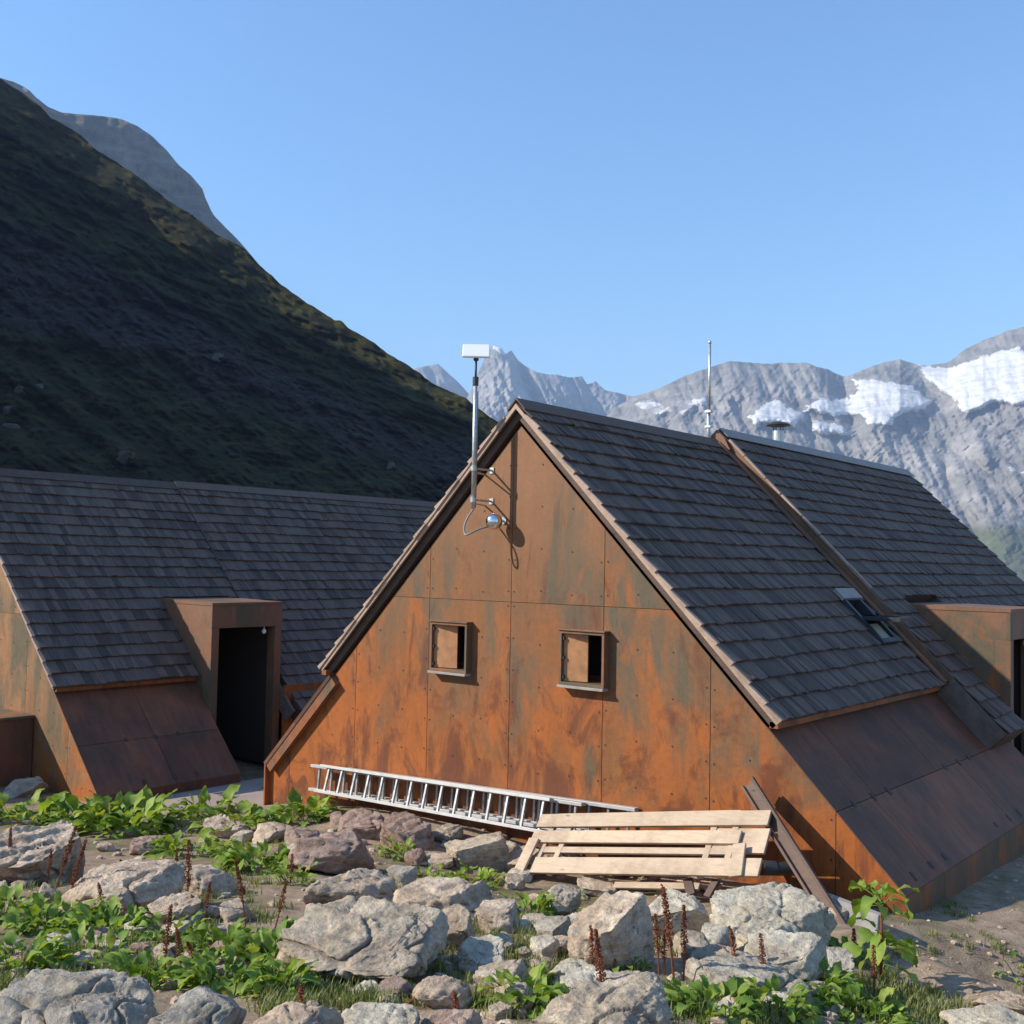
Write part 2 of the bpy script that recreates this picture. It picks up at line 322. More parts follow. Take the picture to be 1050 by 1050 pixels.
def grid_mesh(name, P, nu, nv, mat, attrs=(), smooth=True, wrap=False, flip=False):
    me = bpy.data.meshes.new(name); fs = []
    i = np.arange(nu if wrap else nu-1); j = np.arange(nv-1); I, J = np.meshgrid(i, j, indexing='ij'); I2 = (I+1) % nu
    q = np.stack([I*nv+J, I2*nv+J, I2*nv+J+1, I*nv+J+1], -1).reshape(-1, 4)
    if flip: q = q[:, ::-1]
    me.vertices.add(len(P)); me.vertices.foreach_set('co', np.asarray(P, np.float32).ravel())
    me.loops.add(q.size); me.loops.foreach_set('vertex_index', q.ravel().astype(np.int32))
    me.polygons.add(len(q)); me.polygons.foreach_set('loop_start', np.arange(0, q.size, 4, dtype=np.int32))
    me.update(calc_edges=True); me.validate()
    if smooth: me.polygons.foreach_set('use_smooth', [True]*len(me.polygons))
    for n, a in attrs:
        at = me.attributes.new(n, 'FLOAT', 'POINT'); at.data.foreach_set('value', np.asarray(a, np.float32))
    me.materials.append(mat); o = bpy.data.objects.new(name, me); COL.objects.link(o); return o

# ---------------------------------------------------------------- ground
CT = [(0, 0, -1.65), (3, -2, -1.6), (-3, -2, -1.5), (0, -6, -1.3), (-8, -4, -1.9), (6, -5, -1.6), (-2.6, 3, -2.05), (-4.5, 2.2, -2.2), (-1.2, 4.2, -2.25),
      (-6, 4.2, -2.62), (-4.3, 5.4, -2.6), (-9, 5.5, -3.05), (-7, 7.8, -3.12), (-5, 8.2, -3.12), (-3.2, 7.4, -2.85), (-12, 7.8, -3.7), (-10, 9.0, -3.5), (-1.9, 7.6, -3.1), (0, 6.2, -2.75), (3, 8, -3.4),
      (-13.6, 10.7, -3.85), (-11.5, 10.6, -3.58), (-8.8, 10.6, -3.6), (-6.2, 10.6, -3.5), (-8.2, 9.7, -3.72), (-6.6, 9.6, -3.62), (-5.3, 9.7, -3.45), (-4.4, 10.4, -3.36), (-3.6, 10.8, -3.5), (-3.5, 13, -3.62), (-3.5, 16, -3.72), (-3, 22, -4), (1, 12, -3.8), (4, 18, -4.6),
      (-16, 8.8, -3.92), (-15, 10, -4.0), (-15, 12.5, -4.02), (-15.6, 17, -4.05), (-14.3, 11.5, -4.0), (-18, 8.6, -3.9), (-15, 25, -4.1), (-9, 18, -3.9), (-21, 14, -4.0), (-14, 6.5, -3.7), (-19, 6, -3.6), (-26, 10, -3.6), (-26, 24, -3.8), (-10, 30, -4.2), (-22, 2, -3.4)]
_c = np.array(CT); _n = len(_c)
def _tk(r2): return np.where(r2 > 1e-9, .5*r2*np.log(np.maximum(r2, 1e-9)), 0)
_K = _tk(((_c[:, None, :2]-_c[None, :, :2])**2).sum(-1))+np.eye(_n)*.6
_Pm = np.c_[np.ones(_n), _c[:, :2]]
_sol = np.linalg.solve(np.block([[_K, _Pm], [_Pm.T, np.zeros((3, 3))]]), np.r_[_c[:, 2], 0, 0, 0])
def terr(x, y):
    x = np.atleast_1d(np.asarray(x, float)); y = np.atleast_1d(np.asarray(y, float))
    z = np.zeros(len(x))
    for k in range(_n): z += _sol[k]*_tk((x-_c[k, 0])**2+(y-_c[k, 1])**2)
    z += _sol[_n]+_sol[_n+1]*x+_sol[_n+2]*y
    r = np.hypot(x, y)
    zf = -4.0-250*sstep(45, 1600, r)
    w = sstep(24, 42, r)
    z = np.clip(z, -6, -1)*(1-w)+zf*w
    ax_, ay_, bx_, by_ = -4.15, 9.75, -1.1, 7.2; L_ = math.hypot(bx_-ax_, by_-ay_); tx, ty = (bx_-ax_)/L_, (by_-ay_)/L_
    s_ = (x-ax_)*tx+(y-ay_)*ty; d_ = -(x-ax_)*ty+(y-ay_)*tx+.12*np.sin(s_*2.3)
    m_ = sstep(-.1, .9, s_)*sstep(9, 5, s_)
    z = z+m_*(.16*np.exp(-((d_-.05)/.32)**2)-.62*sstep(.12, .75, d_)*sstep(4.2, 2.2, d_))  # raised bank and sunken path added to put the corner ground in shade
    P = np.c_[x, y, x*0]
    return z+.05*fbm(P*1.1, 4)*(1-w)+.018*fbm(P*6, 3)*(r < 30)+w*6*fbm(P*.01, 4)
GS = .06; _gx = np.arange(-24, 6, GS); _gy = np.arange(-2, 24, GS); _XX, _YY = np.meshgrid(_gx, _gy, indexing='ij')
TG = terr(_XX.ravel(), _YY.ravel()).reshape(_XX.shape).tolist(); _nx, _ny = len(_gx)-2, len(_gy)-2
def T(x, y):
    u = min(max((x+24)/GS, 0), _nx-.001); v = min(max((y+2)/GS, 0), _ny-.001); i, j = int(u), int(v); u -= i; v -= j
    return (TG[i][j]*(1-u)+TG[i+1][j]*u)*(1-v)+(TG[i][j+1]*(1-u)+TG[i+1][j+1]*u)*v
def hit(px, py):   # the ground point seen in that direction
    d = ray(px, py); t = 2.0; prev = t
    while t < 40:
        if d.z*t < T(d.x*t, d.y*t):
            a, b = prev, t
            for _ in range(12):
                m = (a+b)/2
                if d.z*m < T(d.x*m, d.y*m): b = m
                else: a = m
            return d*b
        prev = t; t += .15
    return d*20
rad = np.concatenate([[.01], .5*1.021**np.arange(0, 475)]); rad = rad[rad < 9500]
azs = np.radians(np.concatenate([np.arange(-180, -35, 2.0), np.arange(-35, 35, .4), np.arange(35, 180, 2.0)]))
A, Rr = np.meshgrid(azs, rad, indexing='ij'); A = A.ravel(); Rr = Rr.ravel()
gx = Rr*(np.sin(A)*RH.x+np.cos(A)*FH.x); gy = Rr*(np.sin(A)*RH.y+np.cos(A)*FH.y); gz = terr(gx, gy)
path = sstep(-3.6, -2.6, gx)*sstep(6.0, 7.4, gy)
gnd = grid_mesh('ground', np.c_[gx, gy, gz], len(azs), len(rad), M['ground'],
                [('grass', np.clip(1-.85*path, 0, 1)*sstep(60, 20, Rr)), ('far', sstep(45, 140, Rr))], wrap=True, flip=True)
gnd['kind'] = 'structure'

# ---------------------------------------------------------------- mountains: relief surfaces by bearing and height
def skyline(pts):
    q = np.array([azel(*p) for p in pts]); o = np.argsort(q[:, 0]); return q[o, 0], q[o, 1]
def relief(name, pts, extra, az0, az1, nu, nv, foot_el, r_foot, r_ridge, power, bump, mat, jag=.0, snow=(), green=None, back=(1.25, 1.7), seed=0, fine=1.0, rk=None):
    sa, se = skyline(pts)
    for a, e in extra: sa = np.append(sa, math.radians(a)); se = np.append(se, math.radians(e))
    o = np.argsort(sa); sa, se = sa[o], se[o]
    az = np.linspace(math.radians(az0), math.radians(az1), nu); er = np.interp(az, sa, se)
    k = az*1097
    jn = fbm(np.c_[k*.11, k*0+seed, k*0], 4)
    er = er+jag*jn
    t = np.linspace(0, 1, nv); AZ, TT = np.meshgrid(az, t, indexing='ij'); ER = np.repeat(er[:, None], nv, 1)
    fe = math.radians(foot_el) if not callable(foot_el) else np.repeat(foot_el(az)[:, None], nv, 1)
    EL = fe+(ER-fe)*TT
    rf = r_foot if not callable(r_foot) else np.repeat(r_foot(az)[:, None], nv, 1)
    rr = r_ridge if not callable(r_ridge) else np.repeat(r_ridge(az)[:, None], nv, 1)
    RR = rf+(rr-rf)*TT**(power if not callable(power) else np.repeat(power(az)[:, None], nv, 1))
    a_, e_, r_, t_ = AZ.ravel(), EL.ravel(), RR.ravel(), TT.ravel()
    sn = np.zeros(nu*nv)
    px = a_; py = e_
    for poly, val in snow:
        pl = np.array([azel(*p) for p in poly])
        qx = px+.008*fbm(np.c_[px*110, py*160, px*0+3], 6, 2.1, .6); qy = py+.006*fbm(np.c_[px*110, py*160, px*0+8], 6, 2.1, .6)
        ins = np.zeros(len(px), bool)
        for i in range(len(pl)):
            (x1, y1), (x2, y2) = pl[i], pl[(i+1) % len(pl)]
            c = ((y1 > qy) != (y2 > qy)) & (qx < (x2-x1)*(qy-y1)/(y2-y1+1e-15)+x1); ins ^= c
        sn = np.where(ins, val, sn)
    sm = sn.reshape(nu, nv).copy()
    for _ in range(14):
        sm[1:-1] = (sm[:-2]+sm[1:-1]+sm[2:])/3; sm[:, 1:-1] = (sm[:, :-2]+sm[:, 1:-1]+sm[:, 2:])/3
    r_ = r_*(1+bump(a_, e_, t_, seed)*(1-.72*np.clip(sm.ravel()*1.2, 0, 1)))
    z = r_*np.tan(e_)
    x = r_*(np.sin(a_)*RH.x+np.cos(a_)*FH.x); y = r_*(np.sin(a_)*RH.y+np.cos(a_)*FH.y)
    P = np.c_[x, y, z].reshape(nu, nv, 3)
    # the far side, falling away behind the crest
    top = P[:, -1]; hb = top*1.0; rows = []
    for b, dz in ((back[0], .62), (back[1], .1)):
        q = top.copy(); q[:, :2] *= b; q[:, 2] = top[:, 2]*dz-10; rows.append(q[:, None])
    P = np.concatenate([P]+rows, 1); nv2 = P.shape[1]
    def ext(v): v = v.reshape(nu, nv); return np.concatenate([v, v[:, -1:]*.2, v[:, -1:]*0], 1).ravel()
    gr = np.zeros(nu*nv) if green is None else green(a_, e_, t_)
    rkv = np.zeros(nu*nv) if rk is None else rk(a_, e_, t_)
    o = grid_mesh(name, P.reshape(-1, 3), nu, nv2, mat, [('snow', ext(sn)), ('green', ext(gr)), ('rock', ext(rkv))], flip=False)
    o['kind'] = 'structure'; return o

HILL = [(0, 81), (15, 90), (37, 105), (52, 120), (82, 138), (99, 154), (124, 169), (149, 186), (173, 206), (198, 221), (223, 241), (243, 250), (252, 256), (257, 262), (262, 268), (274, 279), (294, 296),
        (314, 310), (343, 328), (350, 329), (357, 336), (383, 351), (400, 364), (426, 379), (443, 393), (466, 403), (477, 408), (500, 426), (540, 450), (600, 490), (680, 545)]
def hill_bump(a, e, t, s):
    P = np.c_[a*14, e*30, a*0+s]; amp = np.sin(np.pi*np.clip(t, 0, 1))**.5*.9+.1
    gully = ridged(np.c_[a*22+e*26, e*9, a*0+1.7], 5)
    return .045*sstep(.55, .9, t)*amp*fbm(np.c_[a*16, e*130+a*40, a*0+31], 4)+amp*(.07*fbm(P, 6)+.05*gully+.022*ridged(np.c_[a*80+e*60, e*120, a*0], 6, 2.1, .6)+.012*fbm(np.c_[a*200, e*260, a*0], 4))
def hill_rock(a, e, t): return .15*ridged(np.c_[a*60+e*50, e*70, a*0+4], 4)+.42*fbm(np.c_[a*9+e*8, e*22, a*0+5], 4)+.62*np.exp(-((t-.70+.10*fbm(np.c_[a*12, e*12, a*0+2], 3))/.105)**2)+.25*np.exp(-((t-.93)/.03)**2)*0
relief('hillside', HILL, [(-30, 22.2), (-36, 24.0), (-44, 27.5), (-54, 31.2), (-64, 30.3), (-72, 25), (-79, 12), (-84, 2)], -84, 8.6, 760, 340,  # out-of-view crest at the left, shaped to cast shade on the hillside
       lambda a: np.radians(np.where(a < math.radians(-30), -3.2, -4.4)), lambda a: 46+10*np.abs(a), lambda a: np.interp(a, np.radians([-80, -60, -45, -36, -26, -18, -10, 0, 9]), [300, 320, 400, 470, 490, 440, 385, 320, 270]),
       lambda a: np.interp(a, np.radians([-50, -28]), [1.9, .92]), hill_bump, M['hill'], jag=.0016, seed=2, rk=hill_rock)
DOME = [(-40, 66), (0, 80), (15, 84), (30, 92), (37, 100), (50, 110), (62, 115), (82, 117), (106, 119), (124, 122), (139, 128), (154, 138), (171, 154), (183, 169), (196, 180), (208, 194), (210, 202), (218, 219), (230, 232), (244, 246), (258, 262), (300, 312), (350, 372), (400, 440)]
def dome_bump(a, e, t, s): return np.sin(np.pi*np.clip(t*.9+.05, 0, 1))**.5*(.05*fbm(np.c_[a*12, e*18, a*0+s], 5)+.02*ridged(np.c_[a*60, e*14, a*0+s], 5)+.01*ridged(np.c_[a*30, e*120, a*0+s], 4))
relief('rock_dome', DOME, [(-34, 21), (-42, 16), (-50, 6)], -50, -4.5, 300, 160, 2, 900, 1500, .7, dome_bump, M['alp_dark'], jag=.0007, seed=5)
PEAKA = [(380, 425), (405, 395), (420, 380), (427, 377), (438, 375), (449, 373), (460, 383), (469, 391), (480, 403), (500, 425), (540, 470)]
PEAKB = [(440, 470), (470, 425), (481, 404), (488, 388), (494, 374), (500, 361), (507, 353), (514, 357), (518, 363), (524, 359), (531, 369), (537, 374), (549, 381), (560, 384), (571, 384), (583, 387), (597, 386), (602, 394), (611, 391), (620, 400), (634, 403), (651, 407), (680, 420), (720, 450), (760, 480)]
PEAKC = [(560, 490), (600, 450), (630, 418), (651, 406), (669, 401), (680, 396), (701, 386), (726, 377), (750, 370), (770, 372), (786, 373), (810, 372), (826, 372), (849, 379), (867, 387), (884, 379), (905, 372), (923, 368), (937, 373), (951, 375), (972, 372), (990, 358), (1008, 349), (1032, 340), (1050, 335), (1090, 328), (1140, 350), (1220, 330), (1320, 300), (1400, 320)]
def far_bump(k1, k2, amp):
    def b(a, e, t, s):
        env = np.clip(np.sin(np.pi*np.clip(t*.93+.04, 0, 1)), .06, 1)**.7
        P1 = np.c_[a*k1+e*k1*.5, e*k2, a*0+s]
        return env*amp*(1.0*ridged(P1, 3, 2.1, .45)+.13*ridged(np.c_[a*k1*5+e*k1*2, e*k1*1.1, a*0+s+7], 5, 2.1, .55)+.45*fbm(np.c_[a*k1*.9, e*k2*2.2, a*0+s+9], 6, 2.1, .5)+.10*ridged(np.c_[a*k1*6-e*k1*5, e*k2*7, a*0+s+3], 4, 2.2, .5)+.07*fbm(np.c_[a*k1*7, e*k1*9, a*0+s+5], 4, 2.1, .55))
    return b
relief('far_peak', PEAKA, [], -8.5, 1.5, 160, 90, 1, 4600, 5800, .6, far_bump(45, 14, .03), M['alp'], jag=.0012, seed=11)
relief('pointed_peak', PEAKB, [], -4.5, 12.5, 420, 200, -1, 3000, 5200, .62, far_bump(26, 9, .06), M['alp'], jag=.0012, seed=14,
       snow=[([(503, 352), (520, 355), (521, 363), (512, 362), (504, 360)], .75), ([(640, 412), (690, 416), (680, 428), (650, 424)], .6)])
Z6 = lambda pts: [(680+x/2.838, 340+y/2.838) for x, y in pts]
SNOW = [(Z6([(245, 250), (300, 205), (340, 198), (372, 225), (405, 240), (380, 282), (330, 262), (270, 272)]), .8),
        (Z6([(400, 236), (450, 194), (540, 200), (572, 162), (536, 138), (620, 140), (700, 152), (770, 188), (785, 205), (740, 232), (690, 236), (660, 272), (600, 268), (570, 240), (500, 246), (430, 226)]), .85),
        (Z6([(735, 92), (820, 108), (900, 86), (970, 56), (1060, 50), (1180, 90), (1180, 220), (1050, 212), (960, 204), (935, 226), (870, 232), (850, 200), (800, 165), (760, 122)]), .9),
        (Z6([(430, 258), (480, 264), (545, 290), (520, 302), (438, 292)]), .7), (Z6([(-100, 205), (-60, 195), (10, 215), (40, 235), (-20, 240)]), .55),
        (Z6([(100, 190), (135, 195), (60, 240), (40, 235)]), .55), (Z6([(1000, 395), (1050, 405), (1100, 420), (1020, 410)]), .6)]
def c_green(a, e, t): return sstep(.062, .012, e)*.95*sstep(.15, .36, a)+.28*sstep(.07, .03, e)*sstep(.2, .4, a)
relief('glacier_mountain', PEAKC, [], 1.5, 41, 800, 330, -3.2, 1350, lambda a: np.interp(a, np.radians([0, 10, 25, 40]), [3900, 3700, 3900, 3600]), .85, far_bump(20, 10, .065), M['alp'], jag=.0013, seed=21, snow=SNOW, green=c_green)

# ---------------------------------------------------------------- huts
def clip(poly, planes):
    for (a, b, c) in planes:          # keep a*x+b*z <= c
        out = []
        for i in range(len(poly)):
            p, q = poly[i], poly[(i+1) % len(poly)]; dp = a*p[0]+b*p[1]-c; dq = a*q[0]+b*q[1]-c
            if dp <= 0: out.append(p)
            if dp*dq < 0: t = dp/(dp-dq); out.append((p[0]+(q[0]-p[0])*t, p[1]+(q[1]-p[1])*t))
        poly = out
        if not poly: return []
    return poly
S2 = math.sqrt(.5)
def shingle_slope(xr, zr, side, y0, y1, L, off, holes=(), exposure=.287, ragged=.012, t0=.05, wmin=.07, wmax=.18):
    """shingles on a 45 degree slope: side=+1 falls towards +x; holes = (ya, yb, ta, tb) left open"""
    mb = MB(); dn = Vector((side*S2, 0, -S2)); nr = Vector((side*S2, 0, S2)); o = Vector((xr, 0, zr))+nr*off
    ncs = int(round((L-t0)/exposure)); ex = (L-t0)/ncs
    for k in range(ncs):
        ta = t0+k*ex-.05; tb0 = t0+(k+1)*ex; y = y0+rng.uniform(-.02, .02); wv = rng.uniform(0, 6)
        while y < y1-.02:
            w = min(rng.uniform(wmin, wmax), y1-y+rng.uniform(0, .015)); tb = tb0+rng.uniform(-ragged, ragged)+.008*math.sin(y*2.1+wv)
            ym = y+w/2
            cut = False; t_a, t_b = ta, tb
            for (ha, hb, hta, htb) in holes:
                if ha < ym < hb:
                    if t_a >= hta-.02 and t_b <= htb+.02: cut = True
                    elif t_a < hta < t_b: t_b = hta
                    elif t_a < htb < t_b: t_a = htb
            if not cut and t_b-t_a > .03:
                h1 = .046+rng.uniform(-.007, .009); g_ = .003
                a = o+dn*t_a+nr*.006; b = o+dn*t_b+nr*h1; th = nr*-.026
                ya, yb = Vector((0, y+g_*.5, 0)), Vector((0, y+w-g_*.5, 0))
                tw = rng.uniform(-.006, .006)
                V = [a+ya+th*.3, b+ya+th+nr*tw, b+yb+th-nr*tw, a+yb+th*.3, a+ya, b+ya+nr*tw, b+yb-nr*tw, a+yb]
                mb.add(V, [(0, 1, 2, 3), (4, 7, 6, 5), (0, 4, 5, 1), (1, 5, 6, 2), (2, 6, 7, 3), (3, 7, 4, 0)])
            y += w
    return mb
def slab(mb, xr, zr, side, y0, y1, ta, tb, o0, o1, m=0):
    dn = Vector((side*S2, 0, -S2)); nr = Vector((side*S2, 0, S2)); o = Vector((xr, 0, zr)); tl, tu = (ta, ta) if ta > 0 else (-o0, -o1)
    mb.prism([o+dn*tl+nr*o0+Vector((0, y0, 0)), o+dn*tb+nr*o0+Vector((0, y0, 0)), o+dn*tb+nr*o1+Vector((0, y0, 0)), o+dn*tu+nr*o1+Vector((0, y0, 0))], (0, y1-y0, 0), m)

def gable(parent, xr, zr, yw, x_seam, hseam, zbot, wins, name='gable_wall', mat='corten', flip=1):
    cA = zr-.27-.022
    hp = [(1, 1, xr+cA), (-1, 1, -xr+cA), (1, 0, xr+5.12), (-1, 0, -xr+5.12)]
    panels = MB()
    xs = [x_seam+1.5*i for i in range(-6, 9)]
    for xa, xb in zip(xs, xs[1:]):
        for za, zb in ((zbot, hseam), (hseam, zr+1)):
            rects = [(xa, xb, za, zb)]
            tint = rng.uniform(-1, 1)
            for (wx0, wx1, wz0, wz1) in wins:
                nr_ = []
                for (a, b, c, d) in rects:
                    if wx0 < b and wx1 > a and wz0 < d and wz1 > c:
                        if a < wx0: nr_.append((a, wx0, c, d))
                        if b > wx1: nr_.append((wx1, b, c, d))
                        nr_.append((max(a, wx0), min(b, wx1), c, wz0)); nr_.append((max(a, wx0), min(b, wx1), wz1, d))
                    else: nr_.append((a, b, c, d))
                rects = nr_
            gp = .0045
            for (a, b, c, d) in rects:
                if b-a < .01 or d-c < .01: continue
                P = clip([(a, c), (b, c), (b, d), (a, d)], hp)
                if len(P) >= 3: panels.prism([(x, yw+flip*.010, z) for x, z in P], (0, flip*.02, 0), 1, tint)
                a2 = a+gp if abs(a-xa) < 1e-6 else a; b2 = b-gp if abs(b-xb) < 1e-6 else b
                c2 = c+gp*.7 if abs(c-za) < 1e-6 else c; d2 = d-gp*.7 if abs(d-zb) < 1e-6 else d
                P = clip([(a2, c2), (b2, c2), (b2, d2), (a2, d2)], hp)
                if len(P) >= 3: panels.prism([(x, yw, z) for x, z in P], (0, flip*.009, 0), 0, tint)
            # rivets along the seams and up the middle
            for xx, ss in ((xa+.05, .42), (xa+.5, .55), (xa+1.0, .55), (xa-.05, .42)):
                z = za+.12+rng.uniform(0, .05)
                while z < zb-.05:
                    ok = abs(xx-xr)+z < cA-.12 and z > zbot+.5 and abs(xx-xr) < 5.0
                    for (wx0, wx1, wz0, wz1) in wins:
                        if wx0-.03 < xx < wx1+.03 and wz0-.03 < z < wz1+.03: ok = False
                    if ok:
                        V = [(xx+.011*math.cos(q*math.pi/3), yw-flip*.0, z+.011*math.sin(q*math.pi/3)) for q in range(6)]
                        panels.prism(V, (0, -flip*.006, 0), 2, 0)
                    z += ss
    return panels.build(name, [mat, 'dark', 'rivet'], parent)

def window(parent, x0, x1, z0, z1, yf, slen):
    d = .036; fr = MB(); yb = yf+.62
    fr.box((x0, yf, z1-d), (x1, yb, z1), 0, .2); fr.box((x0, yf, z0), (x1, yb, z0+d), 0, -.2)
    fr.box((x0, yf+.001, z0+d), (x0+d, yb, z1-d), 0, 0); fr.box((x1-d, yf+.001, z0+d), (x1, yb, z1-d), 0, .4)
    fr.box((x0-.015, yf-.02, z1+.002), (x1+.015, yf+.14, z1+.022), 0, .5)
    w = fr.build('window', ['corten_trim', 'black'], parent, bevel=.003)
    for q in (.1, .5, .9):
        h = MB(); zz = z0+d+(z1-z0-2*d)*q; h.box((x0+d+.001, yf+.015, zz-.02), (x0+d+.028, yf+.05, zz+.02)); h.build('hinge', 'black', w)
    s = MB(); s.box((x0-.008, yf-.03, z0-.035), (x1+.006, yf+.1, z0-.002)); s.build('sill', 'zinc', w, bevel=.004)
    th = math.radians(14); sx = Vector((math.cos(th), math.sin(th), 0)); sh = MB(); sh.obox((x0+d+.006, yf+.045, z0+d+.008), sx*slen, (-math.sin(th)*.02, math.cos(th)*.02, 0), (0, 0, z1-z0-2*d-.016)); sh.build('shutter', 'shutter_lit', w, bevel=.003)  # board turned towards the sun, standing in for the lit reveal
    gl = MB(); gl.box((x0+d+.05, yb-.06, z0+d+.05), (x1-d-.05, yb-.05, z1-d-.05)); gl.build('pane', 'glass', w)
    sf = MB(); a, b, c, e = x0+d, x1-d, z0+d, z1-d
    for q in (((a, yb-.09, c), (a+.05, yb-.02, e)), ((b-.05, yb-.09, c), (b, yb-.02, e)), ((a+.05, yb-.089, c), (b-.05, yb-.02, c+.05)), ((a+.05, yb-.089, e-.05), (b-.05, yb-.02, e))): sf.box(*q)
    sf.build('sash', 'doorred', w)
    return w

def dormer(parent, xr, zr, yd, dxf, ztop, zfl, wid=1.6, hdr=.47, roof_rise=.05):
    x1 = xr+dxf; x0 = xr+1.2; th = .05; zt = ztop
    b = MB()
    b.box((x0, yd, zfl), (x1-.222, yd+th, zt-.05), 0, .1); b.box((x1-.222, yd, zt-hdr-.003), (x1-.06, yd+th, zt-.051), 0, .1)                      # near side
    b.box((x0, yd+wid-th, zfl), (x1-.222, yd+wid, zt-.05), 0, .3); b.box((x1-.222, yd+wid-th, zt-hdr-.003), (x1-.06, yd+wid, zt-.051), 0, .3)              # far side
    b.prism([(x0, yd-.01, zt+roof_rise), (x1+.012, yd-.01, zt), (x1+.012, yd-.01, zt-.05), (x0, yd-.01, zt-.05)], (0, wid+.02, 0), 0, .5)
    b.box((x1-.06, yd, zt-hdr), (x1, yd+wid*.33-.003, zt-.052), 0, -.2); b.box((x1-.06, yd+wid*.33, zt-hdr), (x1, yd+wid*.66-.003, zt-.052), 0, .3); b.box((x1-.06, yd+wid*.66, zt-hdr), (x1, yd+wid, zt-.052), 0, 0)
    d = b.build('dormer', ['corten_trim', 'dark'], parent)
    p = MB(); p.box((x0+.06, yd+wid-th-.014, zfl), (x1-.24, yd+wid-th-.002, zt-.12)); p.box((x0+.06, yd+th+.002, zfl), (x1-.24, yd+th+.014, zt-.12), 0, 0); p.box((x0+.06, yd+th+.015, zt-.118), (x1-.24, yd+wid-th-.015, zt-.06), 0, 0); p.build('passage_shade_lining', 'shade_timber', d)  # dark sheets added inside, doorway shade put into their colour
    p = MB(); p.box((x1-.22, yd, zfl), (x1+.002, yd+.16, zt-hdr-.004), 0, .3); p.build('door_jamb', 'corten_trim', d)
    p = MB(); p.box((x1-.22, yd+wid-.16, zfl), (x1+.002, yd+wid, zt-hdr-.004), 0, -.1); p.build('door_jamb', 'corten_trim', d)
    p = MB(); p.box((x1-1.25, yd+.2, zfl+.05), (x1-.3, yd+.25, zt-hdr-.03)); p.build('door', 'doorred', d)
    p = MB(); p.box((x0, yd+th+.01, zfl), (x0+.05, yd+wid-th-.01, zt-.06)); p.build('back_panel', 'shade_timber', d)
    l = MB(); l.tube([(x1-.1, yd+wid-.34, zt-hdr-.001), (x1-.1, yd+wid-.34, zt-hdr-.05)], .012, 8)
    l.lathe((x1-.1, yd+wid-.34, zt-hdr-.15), [(.005, 0), (.035, .012), (.045, .045), (.035, .085), (.012, .1)], 12); l.build('lamp', 'white', d, smooth=True)
    return d

